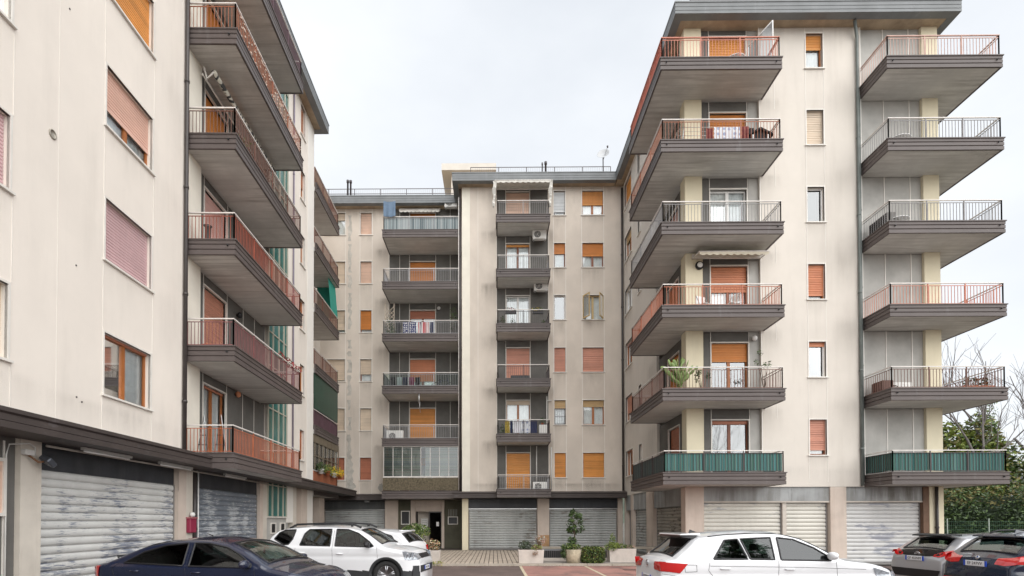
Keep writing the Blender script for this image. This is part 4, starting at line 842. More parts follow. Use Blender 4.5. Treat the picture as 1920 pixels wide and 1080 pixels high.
q = MB(); q.box(9.72, 10.32, 20.2, 20.7, zf, zf+.5); q.build('wall', WHITE, t); q = MB(); q.add([(9.55, 20.1, zf+.72), (10.02, 20.1, zf+.95), (10.5, 20.1, zf+.72), (10.5, 20.1, zf+.78), (10.02, 20.1, zf+1.02), (9.55, 20.1, zf+.78), (9.55, 20.8, zf+.72), (10.02, 20.8, zf+.95), (10.5, 20.8, zf+.72), (10.5, 20.8, zf+.78), (10.02, 20.8, zf+1.02), (9.55, 20.8, zf+.78)], [(0, 1, 4, 5), (1, 2, 3, 4), (6, 7, 10, 11), (7, 8, 9, 10), (0, 1, 7, 6), (1, 2, 8, 7), (3, 4, 10, 9), (4, 5, 11, 10), (2, 3, 9, 8), (0, 5, 11, 6)]); q.add([(9.7, 20.18, zf+.5), (10.34, 20.18, zf+.5), (10.34, 20.18, zf+.72), (10.02, 20.18, zf+.93), (9.7, 20.18, zf+.72)], [(0, 1, 2, 3, 4)]); q.build('roof', BLKC, t)
q = MB(); q.box(9.78, 9.92, 20.19, 20.2, zf+.2, zf+.38); q.box(9.95, 10.2, 20.19, 20.2, zf+.0, zf+.42); q.build('door', BLKC, t); 
for x in (9.72, 10.28): q = MB(); q.box(x, x+.04, 20.12, 20.16, zf, zf+.75); q.build('post', WHITE, t)
# k=2: folding chairs and round lamp
def folding_chair(label, x, y, z, rz=0, m=None, name='folding_chair'):
    t = thing(name, label, 'chair', (x, y, z), rz, None, False); m = m or WHITE
    q = MB(); q.box(-.22, .22, -.2, .2, .42, .45); q.build('seat', m, t, bevel=.01); q = MB(); q.box(-.22, .22, .2, .22, .55, .85); q.build('backrest', m, t, bevel=.01)
    for sx in (-.21, .21): q = MB(); q.tube([(sx, .25, 0), (sx, -.1, .44)], .012, 6); q.build('leg', STEEL, t); q = MB(); q.tube([(sx, -.24, 0), (sx, .21, .85)], .012, 6); q.build('leg', STEEL, t)
    return t
zf = SB(2)+.22; folding_chair('white folding chair on the third balcony up, nearest the round wall lamp', 7.9, 20.2, zf, R(20)); folding_chair('white folding chair on the third balcony up, in front of the coral shutter', 8.9, 20.15, zf, R(-70))
t = thing('wall_lamp', 'oval bulkhead lamp on the pillar under the cream awning', 'lamp', (8.05, 21.09, HD(2)-.05)); q = MB(); q.lathe((8.05, 21.08, HD(2)-.05), [(.16, 0), (.16, .06), (.12, .09)], 16, axis=(0, -1, 0)); q.build('lamp_ring', BLACK, t); q = MB(); q.lathe((8.05, 20.99, HD(2)-.05), [(.11, 0), (.09, .03), (.02, .045)], 16, axis=(0, -1, 0)); q.build('lamp_glass', WHITE, t)
# pots and plants on k=1
def pot(t, c, r, h, m=TERRA): q = MB(); q.lathe(c, [(r*.65, 0), (r*.95, h*.85), (r*1.08, h*.86), (r*1.08, h), (r*.9, h), (r*.85, h*.8)], 20); return q.build('pot', m, t)
zf = SB(1)+.22
t = thing('potted_cactus', 'large branching green cactus in a terracotta pot at the balcony corner', 'plant', (6.95, 20.15, zf)); pot(t, (6.95, 20.15, zf), .27, .26)
CAC = mat('cactus_green', (.20, .28, .09), .6, var=.3, vs=5, streak=.2); q = MB()
def pad(q, b, d, L_, w_):
    d = Vector(d).normalized(); s = d.cross(Vector((random.gauss(0, 1), random.gauss(0, 1), random.gauss(0, .4)))).normalized(); n_ = d.cross(s); V = []
    for f, ww in ((0, .25), (.12, .6), (.35, .95), (.6, 1), (.82, .78), (.96, .35)):
        for k in range(10): a = k*.6283; V.append(b+d*L_*f+s*w_*ww*math.cos(a)+n_*w_*.28*ww*math.sin(a))
    q.add(V, [(i*10+k, i*10+(k+1) % 10, (i+1)*10+(k+1) % 10, (i+1)*10+k) for i in range(5) for k in range(10)]+[tuple(range(50, 60))], 0, True); return b+d*L_*.94
q.tube([(6.95, 20.15, zf+.2), (6.98, 20.15, zf+.45), (6.93, 20.15, zf+.7)], [.05, .045, .03], 7)
for i in range(38):
    a = random.uniform(0, 6.28); tl = random.uniform(.1, 1.1); b = Vector((6.95+random.uniform(-.05, .05), 20.15, zf+random.uniform(.22, .62))); n = random.choice((2, 3, 4)); 
    for j in range(n):
        b = pad(q, b, (math.cos(a)*tl, math.sin(a)*tl*.6, 1), random.uniform(.2, .32), random.uniform(.05, .08)); a += random.uniform(-.8, .8); tl = max(.05, tl+random.uniform(-.3, .2))
q.build('cactus_pads', CAC, t)
for (x, r, hh, lab, dens) in ((7.72, .27, .85, 'small leafy citrus in a wide terracotta bowl beside the pillar', 170), (10.05, .23, 1.5, 'tall bare-stemmed potted plant at the right end of the cactus balcony', 110)):
    t = thing('potted_plant', lab, 'plant', (x, 20.1, zf)); pot(t, (x, 20.1, zf), r, .24); q = MB()
    for i in range(4): 
        e = (x+random.uniform(-.3, .3), 20.1+random.uniform(-.1, .1), zf+hh*random.uniform(.8, 1.1)); q.tube([(x, 20.1, zf+.2), ((x+e[0])/2+random.uniform(-.05, .05), 20.1, zf+hh*.6), e], [.014, .01, .005], 5, 0); leaves(q, e, (.1, .1, .14), dens//4, .045, mis=(1, 2))
    q.build('stem_and_leaves', [BARK, LEAF[0], LEAF[1]], t, fix=False)
q = MB()
for i in range(70): x = 14.9+random.random()*3.4; 
zf = SB(1)+.22; t = thing('planter_box', 'dry brown plants in a trough at the corner of the second far-right balcony', 'planter', (18.0, 20.0, zf)); q = MB(); q.box(17.2, 18.35, 19.85, 20.1, zf, zf+.35); q.build('trough', TERRA, t); q = MB(); leaves(q, (17.8, 19.97, zf+.5), (.6, .15, .2), 160, .06, mis=(0, 1)); q.build('foliage', [mat('dry_leaf', (.22, .1, .05), .8), LEAF[0]], t, fix=False)
# right stack k=3: louvred screen and table, k=4 table, k=5 table
for k, x in ((3, 15.1), (4, 15.2), (5, 9.1)):
    zf = SB(k)+.22; t = thing('side_table', {3: 'small white folding table by the louvred screen', 4: 'small pale table on the fifth balcony of the far right stack', 5: 'white oval table in front of the top amber shutter'}[k], 'table', (x, 20.2, zf)); q = MB(); q.lathe((x, 20.2, zf+.5), [(.4, 0), (.4, .03)], 24); q.build('table_top', WHITE, t)
    for a in range(4): q = MB(); q.tube([(x+.25*math.cos(a*1.57+.7), 20.2+.25*math.sin(a*1.57+.7), zf), (x+.1*math.cos(a*1.57+.7), 20.2+.1*math.sin(a*1.57+.7), zf+.5)], .012, 6); q.build('leg', STEEL, t)
t = thing('louvred_box', 'dark louvred cabinet standing behind the rail of the third right balcony', 'cabinet', (14.6, 20.4, SB(3)+.22)); q = MB(); q.box(14.56, 14.9, 19.95, 20.9, SB(3)+.22, SB(3)+.95); q.build('cabinet_body', mat('grey_metal_box', (.16, .15, .14), .6), t)
for i in range(9): q = MB(); q.box(14.535, 14.56, 19.97, 20.88, SB(3)+.27+i*.075, SB(3)+.30+i*.075); q.build('louvre', BLACK, t)
q = MB(); q.box(14.58, 15.0, 20.3, 20.9, SB(1)+.22, SB(1)+.9); tag(q.build('storage_box', mat('brown_box', (.12, .06, .045), .7), bevel=.02), 'brown storage box beside the white air conditioner on the far right stack', 'box')
t = thing('open_frame', 'open white-framed screen leaning out above the top right balcony', 'screen', (9.9, 20.9, SB(5)+.4)); q = MB(); A = (9.95, 21.0, SB(5)+.3); 
for a, b in (((10.0, 21.0, SB(5)+.45), (10.55, 20.2, SB(5)+.45)), ((10.0, 21.0, HD(5)-.6), (10.55, 20.2, HD(5)-.3)), ((10.55, 20.2, SB(5)+.45), (10.55, 20.2, HD(5)-.3)), ((10.0, 21.0, SB(5)+.45), (10.0, 21.0, HD(5)-.6))): q.tube([a, b], .02, 6)
q.build('frame', WHITE, t); q = MB(); q.quad((10.0, 21, SB(5)+.45), (10.55, 20.2, SB(5)+.45), (10.55, 20.2, HD(5)-.3), (10.0, 21, HD(5)-.6)); q.build('pane', glass('milky_glass', (.85, .9, .95), .6), t, fix=False)

# rear block balconies
zf = SB(3)+.22
rack('drying rack with the striped towels on the rear balcony', -5.6, -3.6, 31.75, zf, .9)
cloth('towel', 'navy towel with white stars pattern hung beside red stripes', 'towel', (-5.3, 31.45, 0), (-4.55, 31.45, 0), zf+.98, zf+.24, DOT, .02)
RW_ = stripes('red_white_stripes', [(.5, .03, .04), (.8, .8, .78), (.5, .03, .04), (.8, .8, .78), (.1, .05, .1)], 5, 0)
cloth('towel', 'red and white striped towel right of the starred one', 'towel', (-4.45, 31.45, 0), (-3.75, 31.45, 0), zf+.98, zf+.24, RW_, .03)
cloth('shirt', 'black jacket hung left of the starred towel', 'jacket', (-5.72, 31.5, 0), (-5.42, 31.5, 0), zf+1.02, zf+.3, BLKC)
cloth('shirt', 'dark striped shirt at the right end of the flag-coloured towels', 'shirt', (-3.72, 31.47, 0), (-3.5, 31.47, 0), zf+.98, zf+.35, NAVYC)
t = thing('trellis', 'diamond trellis with ivy at the left end of the balcony of starred towels', 'trellis', (-6.4, 31.5, zf)); q = MB()
for i in range(-6, 9):
    for s in (1, -1):
        x0, z0 = -6.38, zf+.2+i*.24; a = [( -6.38, z0), (-5.85, z0+.53)] if s > 0 else [(-6.38, z0+.53), (-5.85, z0)]
        if min(a[0][1], a[1][1]) > zf and max(a[0][1], a[1][1]) < zf+2.1: q.tube([(a[0][0], 31.5, a[0][1]), (a[1][0], 31.5, a[1][1])], .014, 4)
q.tube([(-6.38, 31.5, zf), (-6.38, 31.5, zf+2.1), (-5.85, 31.5, zf+2.1), (-5.85, 31.5, zf)], .02, 4); q.build('lattice', mat('pale_lattice', (.45, .38, .3), .8), t); q = MB(); leaves(q, (-6.1, 31.45, zf+.7), (.28, .08, .7), 160, .06, mis=(0, 1)); q.build('ivy', LEAF[:2], t, fix=False)
def plant(label, x, y, z, h, r, n, sz, potm=TERRA, name='potted_plant', pr=.16):
    t = thing(name, label, 'plant', (x, y, z)); pot(t, (x, y, z), pr, pr*1.2, potm); q = MB()
    for i in range(5):
        e = (x+random.uniform(-r, r)*.7, y+random.uniform(-r, r)*.7, z+h*random.uniform(.6, 1)); q.tube([(x, y, z+pr), ((x+e[0])/2, (y+e[1])/2, z+h*.5), e], [.012, .009, .004], 4, 0)
    leaves(q, (x, y, z+h*.62), (r, r, h*.42), n, sz, mis=(1, 2)); q.build('stem_and_leaves', [BARK, LEAF[0], LEAF[1]], t, fix=False); return t
plant('tall climbing plant at the right end of the balcony of starred towels', -2.4, 31.7, zf, 1.9, .25, 120, .06)
plant('low bushy plant in a pot left of the black jacket', -5.9, 31.9, zf, .8, .25, 90, .06)
zf = SB(2)+.22
rack('drying rack of dark clothes behind the glazed rail', -6.1, -4.3, 31.75, zf, .75)
for i, (m, lab) in enumerate(((BLKC, 'black socks and shirt at the left of the low clothes rack'), (WT, 'white vest on the low clothes rack behind glass'), (NAVYC, 'navy cloth on the low clothes rack, left of the pink one'), (PINKC, 'pink blouse on the low clothes rack'), (BLKC, 'dark trousers at the right end of the low clothes rack'))):
    x = -6.05+i*.36; cloth('garment', lab, 'clothes', (x, 31.5, 0), (x+.3, 31.5, 0), zf+.8, zf+.3, m, .05)
t = thing('bicycle', 'dark bicycle standing behind the glazed rail of the rear balcony', 'bicycle', (-3.0, 32.0, zf))
for x in (-3.45, -2.6):
    q = MB(); q.tube([(x+.3*math.cos(a*.524), 32, zf+.31+.3*math.sin(a*.524)) for a in range(13)], .02, 5, cap=False); 
    for a in range(6): q.tube([(x, 32, zf+.31), (x+.3*math.cos(a*1.05), 32, zf+.31+.3*math.sin(a*1.05))], .004, 3)
    q.build('wheel', BLACK, t)
q = MB(); q.tube([(-3.45, 32, zf+.31), (-3.2, 32, zf+.7), (-2.75, 32, zf+.75), (-3.0, 32, zf+.3), (-3.2, 32, zf+.7)], .018, 6); q.tube([(-2.6, 32, zf+.31), (-2.78, 32, zf+.9)], .018, 6); q.tube([(-3.45, 32, zf+.31), (-3.0, 32, zf+.3)], .014, 6); q.build('frame', NAVYC, t); q = MB(); q.tube([(-2.78, 31.8, zf+.92), (-2.78, 32.2, zf+.92)], .015, 6); q.build('handlebar', BLACK, t); q = MB(); q.box(-3.32, -3.1, 31.95, 32.05, zf+.76, zf+.8); q.build('saddle', BLACK, t)
cloth('towel', 'blue-grey shirt hung over the left end of the top rear balcony', 'shirt', (-6.42, 31.2, 0), (-5.72, 31.2, 0), SB(5)+2.12, SB(5)+1.24, DEN, .02, sag=.05)
q = MB(); q.tube([(-6.42, 31.25, SB(5)+1.2), (-6.42, 31.25, SB(5)+2.15), (-5.72, 31.25, SB(5)+2.15)], .01, 5); tag(q.build('clothes_line', STEEL), 'thin wire frame holding the blue-grey shirt above the rail', 'line')
# central stack
zf = SB(1)+.22
rack('drying rack with white laundry on the second central balcony', .9, 2.3, 30.1, zf, .85)
for i, (m, lab, a, b) in enumerate(((YELC, 'mustard patterned cloth left of the white laundry', .62, .88), (NAVYC, 'narrow navy cloth between the mustard cloth and the white sheet', .9, 1.05), (WT, 'white sheet in the middle of the central drying rack', 1.08, 1.5), (DOTW, 'white and blue patterned sheet right of the plain white one', 1.52, 2.0), (NAVYC, 'navy towel at the right end of the central drying rack', 2.02, 2.4))):
    cloth('garment', lab, 'laundry', (a, 29.85, 0), (b, 29.85, 0), zf+.98, zf+.28, m, .03)
q = MB(); q.box(2.5, 2.95, 29.85, 30.2, zf, zf+.75); tag(q.build('cupboard', ACW, bevel=.02), 'white cupboard at the right end of the laundry balcony of the central stack', 'cupboard')
plant('spiky plant on the white cupboard', 2.7, 30.0, zf+.75, .4, .16, 60, .06, pr=.09); plant('leafy plant at the left end of the laundry balcony', .5, 30.0, zf, .8, .2, 90, .06)
zf = SB(3)+.22
for (x, h, lab) in ((.5, .75, 'red-brown pot plant at the left corner of the balcony with open casement nearby'), (1.05, .6, 'dark pot plant in front of the white balcony door'), (1.55, .35, 'low terracotta pot plant between the two white door leaves'), (2.75, .5, 'green pot plant at the right corner below the wall air conditioner')): plant(lab, x, 29.95, zf, h, .16, 70, .05)
for (x, lab) in ((1.0, 'flower box hung inside the rail in front of the white door'), (2.5, 'flower box hung inside the rail at the right, with yellow blooms')):
    t = thing('flower_box', lab, 'flower box', (x, 29.8, SB(3)+1.1)); q = MB(); q.box(x-.35, x+.25, 29.78, 29.95, SB(3)+1.05, SB(3)+1.2); q.build('trough', BLACK, t); q = MB(); leaves(q, (x-.05, 29.86, SB(3)+1.28), (.35, .12, .14), 110, .045, mis=(0, 1, 2)); q.build('foliage', [LEAF[0], LEAF[1], mat('red_flower', (.45, .04, .03), .7) if x < 2 else mat('yellow_flower', (.7, .5, .02), .7)], t, fix=False)
zf = SB(2)+.22; q = MB(); q.box(.3, .85, 29.9, 30.2, zf, zf+.32); tag(q.build('white_crate', WHITE, bevel=.015), 'white crate on the central balcony with the salmon shutter', 'crate'); q = MB(); q.box(.95, 2.0, 29.85, 30.15, zf, zf+.45); tag(q.build('dark_bench', BLACK, bevel=.015), 'long dark bench in front of the salmon shutter', 'bench')
# white conduit and ironing things omitted where unseen; left block things
zf = SB(0)+ZL+.22
t = thing('step_ladder', 'folded step ladders leaning on the lowest left balcony', 'ladder', FL.p(15.6, .6, zf)); q = MB()
for a in (.35, .85): q.tube([FL.p(15.5, a-.15, zf), FL.p(15.55, a+.05, zf+1.35), FL.p(15.5, a+.25, zf)], .018, 6)
q.build('rail', STEEL, t); q = MB()
for a in (.35, .85):
    for i in range(4): q.tube([FL.p(15.5, a-.12+i*.04, zf+.2+i*.28), FL.p(15.5, a+.22-i*.04, zf+.2+i*.28)], .012, 5)
q.build('rung', RAILD, t)
zf = SB(1)+ZL+.22; t = thing('plant_bowl', 'round terracotta bowl at the near end of the mauve left balcony', 'bowl', FL.p(15.6, .55, zf)); pot(t, FL.p(15.65, .6, zf), .33, .3)
zf = SB(2)+ZL+.22; t = thing('fountain', 'dark birdbath column beside the near rail of the red-brown balcony', 'ornament', FL.p(15.6, .5, zf)); q = MB(); q.lathe(FL.p(15.6, .45, zf), [(.1, 0), (.08, .1), (.08, .75), (.12, .8)], 14); q.build('column', PIPE, t); q = MB(); q.lathe(FL.p(15.6, .45, zf+.05), [(.1, 0), (.28, .06), (.3, .12), (.26, .12)], 16); q.build('basin', TERRA, t)
zf = SB(3)+ZL+.22
for (d, lab) in ((.55, 'dark green plant trough behind the near rail of the fourth left balcony'), (1.0, 'terracotta planter with dark foliage on the fourth left balcony')):
    p = FL.p(16.3, d, zf); t = thing('planter_box', lab, 'planter', p); q = MB(); q.box(p.x-.3, p.x+.3, p.y-.2, p.y+.2, zf, zf+.45); q.build('trough', TERRA, t); q = MB(); leaves(q, (p.x, p.y, zf+.68), (.35, .25, .25), 200, .06, mis=(0, 1)); q.build('foliage', LEAF[:2], t, fix=False)
for k, n, lab in ((1, 5, 'row of red geraniums along the far part of the mauve balcony rail'),):
    t = thing('geraniums', lab, 'flowers', FL.p(19.8, 1.25, SB(k)+ZL+1.2)); q = MB()
    for i in range(n): q = MB(); leaves(q, FL.p(19.0+i*.45, 1.3, SB(k)+ZL+1.3), (.12, .2, .16), 60, .05, mis=(0, 1, 1)); q.build('flowers', [LEAF[0], mat('geranium_red', (.32, .03, .03), .7)], t, fix=False)
# fairy-light ornaments on the fifth left balcony
q = MB()
for i in range(170):
    u = random.uniform(15.4, 20.8); p = FL.p(u, 1.38, SB(4)+ZL+.5+random.random()*.75); s = random.uniform(.008, .022); q.box(p.x-s*.4, p.x+s*.4, p.y-s, p.y+s, p.z-s, p.z+s)
o = q.build('string_ornaments', mat('pale_tinsel', (.7, .55, .45), .4)); o['kind'] = 'stuff'; o['label'] = 'pale tinsel ornaments strung over the rusty left balcony rail'
# flower pots on the first rear-left balcony
YF = mat('bright_yellow_flower', (.80, .55, .02), .7)
for i, (lab, mm) in enumerate((('hanging pot with sparse green plant, nearest of the row of rail pots', (0, 1)), ('hanging white pot with yellow-green plant on the brown rail', (1, 2)), ('hanging pot with orange and yellow flowers on the brown rail', (2, 3)), ('last rail pot overflowing with bright yellow flowers', (3, 3, 2)))):
    c = (-8.80, 27.4+i*1.12, SB(0)+1.1); t = thing('hanging_flower_pot', lab, 'flower pot', c); pot(t, (c[0], c[1], c[2]), .15, .24, TERRA if i % 2 else ACW); q = MB(); leaves(q, (c[0], c[1], c[2]+.34), (.22, .45, .3), 200, .055, mis=mm); q.build('flowers', [LEAF[0], LEAF[1], LEAF[2], YF], t, fix=False)
# small wall lamps
for (p, ax, lab, m) in ((FRF.p(10.2, -.1, HD(1)+.15), (0, -1, 0), 'small white wall lamp right of the cactus balcony door', WHITE), (FL.p(18.6, -.1, HL(0)+.15), FL.n, 'orange globe lamp on the grey panel above the lowest left balcony', SHC['coral']), (FL.p(18.7, -.1, HL(1)-.1), FL.n, 'dark round lamp on the grey panel of the mauve balcony', BLACK), (FB.p(-3.4, -.05, HD(3)+.1), (0, -1, 0), 'small white alarm box on the grey wall above the striped towels', WHITE)):
    t = thing('wall_lamp', lab, 'lamp', p); q = MB(); q.lathe(p, [(.05, 0), (.05, .05)], 12, axis=ax); q.build('mount', BLACK, t); q = MB(); q.lathe(Vector(p)+Vector(ax)*.05, [(.09, 0), (.11, .05), (.08, .11), (.02, .13)], 14, axis=ax); q.build('lamp_glass', m, t)
# satellite dish and vent pipes on the roof
t = thing('satellite_dish', 'white satellite dish on the flat roof left of the right building', 'satellite dish', (6.3, 30.8, 21.65)); c = Vector((6.3, 30.7, 22.75)); ax = Vector((-.35, -1, .45)).normalized()
q = MB(); q.lathe(c, [(.0, .0), (.12, .01), (.24, .035), (.34, .075), (.35, .075), (.24, .02), (.12, -.005), (0, -.012)], 28, axis=ax); q.build('dish', mat('dish_grey', (.45, .46, .47), .5), t); q = MB(); q.tube([(6.3, 30.8, 21.6), (6.3, 30.8, 22.65), c-ax*.02], .03, 8); q.build('mast', RAILD, t)
q = MB(); l = c+ax*.36+Vector((.28, 0, .1)); q.tube([c-Vector((0, 0, .28)), l], .012, 6); q.lathe(l, [(.04, -.06), (.05, .04)], 10, axis=ax); q.build('receiver_arm', RAILD, t)
for (x, y, hh, lab) in ((3.05, 31.3, 1.15, 'dark vent pipe on the rear roof, left of the satellite dish'), (2.85, 31.3, 1.1, 'thin vent pipe beside the taller one on the rear roof'), (-9.0, 33.0, 1.22, 'dark vent pipe on the set-back rear roof'), (-8.82, 33.0, 1.2, 'second vent pipe touching the first on the set-back roof')):
    q = MB(); r = .055 if hh > 1.12 else .03; q.lathe((x, y, 21.6), [(r, 0), (r, hh-.15), (r*1.5, hh-.15), (r*1.5, hh)], 10); tag(q.build('vent_pipe', RAILD), lab, 'pipe')
# left wall: floodlight, tube lights, board, letter box
t = thing('floodlight', 'grey floodlight bracketed on the left pillar', 'floodlight', FL.p(9.95, .1, 2.95)); q = MB(); q.fb(FL, 9.86, 10.06, .0, .1, 2.98, 3.08); q.build('junction_box', ACW, t, bevel=.01)
c = FL.p(10.22, .22, 2.9); M = Matrix.Translation(c) @ Matrix.Rotation(R(-35), 4, 'X') @ Matrix.Rotation(R(25), 4, 'Y'); q = MB(); q.box(-.13, .13, -.1, .1, -.06, .05); q.v = [tuple(M @ Vector(v)) for v in q.v]; q.build('lamp_head', mat('dark_grey_lamp', (.10, .11, .13), .4, .5), t, bevel=.02); q = MB(); q.tube([FL.p(9.98, .05, 2.98), FL.p(10.08, .15, 2.86), c], .02, 6); q.build('bracket', mat('rusty_bracket', (.2, .1, .05), .8), t)
t = thing('conduit', 'white cable conduit running from the ledge down to the floodlight', 'conduit', FL.p(9.6, 0, 3.2)); q = MB(); q.tube([FL.p(9.62, -.05, .1), FL.p(9.62, -.05, 2.95), FL.p(9.66, -.03, 3.14), FL.p(10.0, .05, 3.2), FL.p(10.12, .05, 3.14), FL.p(10.12, .05, 2.98)], .014, 6); q.build('pipe', ACW, t)
for (u, lab) in ((10.9, 'fluorescent tube under the ledge above the cream shutter'), (13.5, 'fluorescent tube under the ledge at the far end of the cream shutter'), (16.9, 'fluorescent tube under the ledge above the blue-grey shutter')):
    t = thing('tube_light', lab, 'lamp', FL.p(u, .4, 3.2)); q = MB(); q.fb(FL, u, u+1.5, .32, .40, 3.20, 3.26); q.build('housing', mat('old_white', (.45, .44, .42), .5), t); q = MB(); q.tube([FL.p(u+.05, .36, 3.18), FL.p(u+1.45, .36, 3.18)], .018, 8); q.build('tube', WHITE, t)
q = MB(); q.tube([FL.p(10.3, .12, 3.2), FL.p(15, .12, 3.2), FL.p(20.8, .12, 3.2)], .025, 6); tag(q.build('awning_rail', mat('old_rail', (.4, .37, .33), .5)), 'long pale rail fixed under the left ledge above the shutters', 'rail')
t = thing('notice_board', 'peach-coloured notice board in a white frame at the far left', 'notice board', FL.p(9.2, 0, 2.3)); q = MB(); q.fb(FL, 8.7, 9.56, -.09, -.06, 1.9, 2.82); q.build('board', SHC['peach'], t); q = MB(); q.fb(FL, 8.64, 9.62, -.09, -.03, 2.82, 2.88); q.fb(FL, 8.64, 9.62, -.09, -.03, 1.84, 1.9); q.fb(FL, 9.56, 9.62, -.09, -.03, 1.9, 2.82); q.build('frame', MARBLE, t)
t = thing('letter_box', 'small raspberry-red letter box on the pillar between the two left shutters', 'letter box', FL.p(15.5, .1, 1.5)); q = MB(); q.fb(FL, 15.38, 15.72, .0, .13, 1.42, 1.83); q.build('box', mat('raspberry_paint', (.28, .02, .06), .45), t, bevel=.02); q = MB(); q.fb(FL, 15.36, 15.74, .0, .15, 1.83, 1.87); q.build('lid', mat('raspberry_lid', (.4, .12, .14), .5), t)
q = MB(); p = FL.p(15.55, .09, 1.95); q.lathe(p, [(.06, -.06), (.08, 0), (.05, .06)], 8); tag(q.build('rag', WHITE), 'crumpled white paper on top of the raspberry letter box', 'paper')
for F, u, z, lab in ((FB, -7.9+0, 2.92, 'small grey lamp under the rear ledge above the shutter'),): q = MB(); q.fb(F, u, u+.3, .2, .4, z, z+.12); tag(q.build('ledge_lamp', mat('lamp_grey', (.3, .3, .3), .5), bevel=.02), lab, 'lamp')

# ================================================================== PLANTERS AND COURTYARD PLANTS
def planter(label, x0, x1, y0, y1, z, h, taper=.04, top=None):
    t = thing('concrete_planter', label, 'planter', ((x0+x1)/2, (y0+y1)/2, z), 0, 'concrete planters at the edge of the forecourt'); q = MB(); a = taper
    q.hexa([(x0+a, y0+a, z), (x1-a, y0+a, z), (x1-a, y1-a, z), (x0+a, y1-a, z), (x0, y0, z+h), (x1, y0, z+h), (x1, y1, z+h), (x0, y1, z+h)]); q.build('trough', CONC, t, bevel=.02, seg=2)
    q = MB(); q.box(x0+.06, x1-.06, y0+.06, y1-.06, z+h, z+h+.02); q.build('soil', mat('soil', (.05, .035, .025), .95), t); return t
G0 = .085
planter('pale concrete planter with pink-tinged and yellow-green plants, left of the small tree', .95, 1.98, 21.35, 21.85, G0-.05, .58)
q = MB(); q.tube([(1.2, 21.6, .6), (1.18, 21.58, 1.0)], .01, 5, 0); leaves(q, (1.22, 21.6, .78), (.27, .2, .22), 300, .05, mis=(1, 1, 2)); tag(q.build('bush', [BARK, mat('grey_green_leaf', (.09, .11, .07), .7, var=.4), LEAF[0]], fix=False), 'dusty grey-green bush at the left of the first concrete planter', 'bush')
q = MB(); leaves(q, (1.68, 21.5, .68), (.22, .2, .16), 240, .05, mis=(0, 0, 1)); leaves(q, (1.60, 21.28, .48), (.14, .06, .1), 30, .05, mis=(1,)); tag(q.build('bush', [LEAF[2], mat('wilted_leaf', (.3, .2, .14), .8)], fix=False), 'bright yellow-green bush spilling over the first concrete planter', 'bush')
q = MB(); 
for i in range(14): q.tube([(1.8, 21.6, .6), (1.8+random.uniform(-.12, .12), 21.6, .85), (1.82+random.uniform(-.28, .28), 21.6+random.uniform(-.15, .15), .95+random.random()*.28)], [.008, .006, .003], 4, 0)
leaves(q, (1.84, 21.6, 1.0), (.3, .2, .24), 110, .045, mis=(1, 2)); tag(q.build('bush', [BARK, mat('pinkish_leaf', (.42, .28, .24), .8), mat('pale_leaf', (.40, .42, .36), .8)], fix=False), 'thin pinkish shrub at the right of the first concrete planter', 'bush')
t = thing('stone_urn', 'round stone urn holding the small tree, overgrown by ivy', 'urn', (3.15, 21.55, G0)); q = MB(); q.lathe((3.15, 21.55, G0-.06), [(.26, 0), (.30, .3), (.34, .6), (.28, .6), (.26, .5)], 18); q.build('urn_body', mat('mossy_stone', (.42, .36, .26), .95, var=.4, vs=6, streak=.5, dirt=(.12, .13, .06), bump=1.0), t)
t = thing('small_tree', 'small dark-leaved tree rising from the stone urn', 'tree', (3.25, 21.6, .6)); q = MB(); tp = (3.2, 21.6, 1.45); q.tube([(3.2, 21.6, .4), (3.24, 21.6, .95), (3.2, 21.6, 1.45), (3.1, 21.6, 2.05)], [.028, .022, .017, .007], 7)
tips = []
for i in range(22):
    z = random.uniform(1.1, 2.0); b = Vector((3.2, 21.6, z)); a = random.uniform(0, 6.28); rr_ = random.uniform(.12, .38)*(1.15-abs(z-1.5)); e = b+Vector((math.cos(a)*rr_, math.sin(a)*rr_, random.uniform(.05, .22))); q.tube([b, b.lerp(e, .5)+Vector((0, 0, .03)), e], [.01, .007, .003], 4); tips.append(e)
q.build('trunk', BARK, t); q = MB()
for e in tips: leaves(q, e, (.11, .11, .10), 26, .062, mis=(0, 0, 1))
leaves(q, (3.18, 21.6, 1.62), (.3, .3, .42), 90, .06, mis=(0, 0, 1)); leaves(q, (3.12, 21.6, 2.05), (.08, .08, .12), 20, .055, mis=(0, 1)); q.build('crown', LEAF, t, fix=False)
q = MB(); leaves(q, (3.05, 21.5, .74), (.42, .3, .14), 520, .045, mis=(1, 1, 0, 2)); leaves(q, (2.78, 21.5, .5), (.13, .22, .28), 220, .045, mis=(0, 1)); leaves(q, (3.12, 21.6, .95), (.2, .2, .18), 140, .06, mis=(0, 1)); tag(q.build('ivy', LEAF, fix=False), 'green ivy spilling over the stone urn', 'ivy')
HL_ = mat('hedge_autumn_leaf', (.10, .075, .02), .7, var=.5, vs=6)
q = MB(); 
for i in range(3400):
    while True:
        x, y, z = [random.uniform(-1, 1) for _ in range(3)]
        if .45 < (x**4+y**4+z**4) < 1: break
    s = .042*random.uniform(.6, 1.3); p = Vector((3.92+x*.48, 21.6+y*.38, .4+z*.34)); a = Vector([random.gauss(0, 1) for _ in range(3)]).normalized(); b = a.cross(Vector([random.gauss(0, 1) for _ in range(3)])).normalized(); q.add([p-a*s, p+b*s*.5, p+a*s, p-b*s*.5], [(0, 1, 2, 3)], random.choice((0, 0, 1, 1, 2, 3)))
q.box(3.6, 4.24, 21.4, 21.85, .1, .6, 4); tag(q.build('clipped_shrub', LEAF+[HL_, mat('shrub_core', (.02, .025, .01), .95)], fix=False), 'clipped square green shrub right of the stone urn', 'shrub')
planter('pale concrete planter with fern-like green plants, nearest the right building', 4.62, 5.72, 21.75, 22.3, G0-.05, .60)
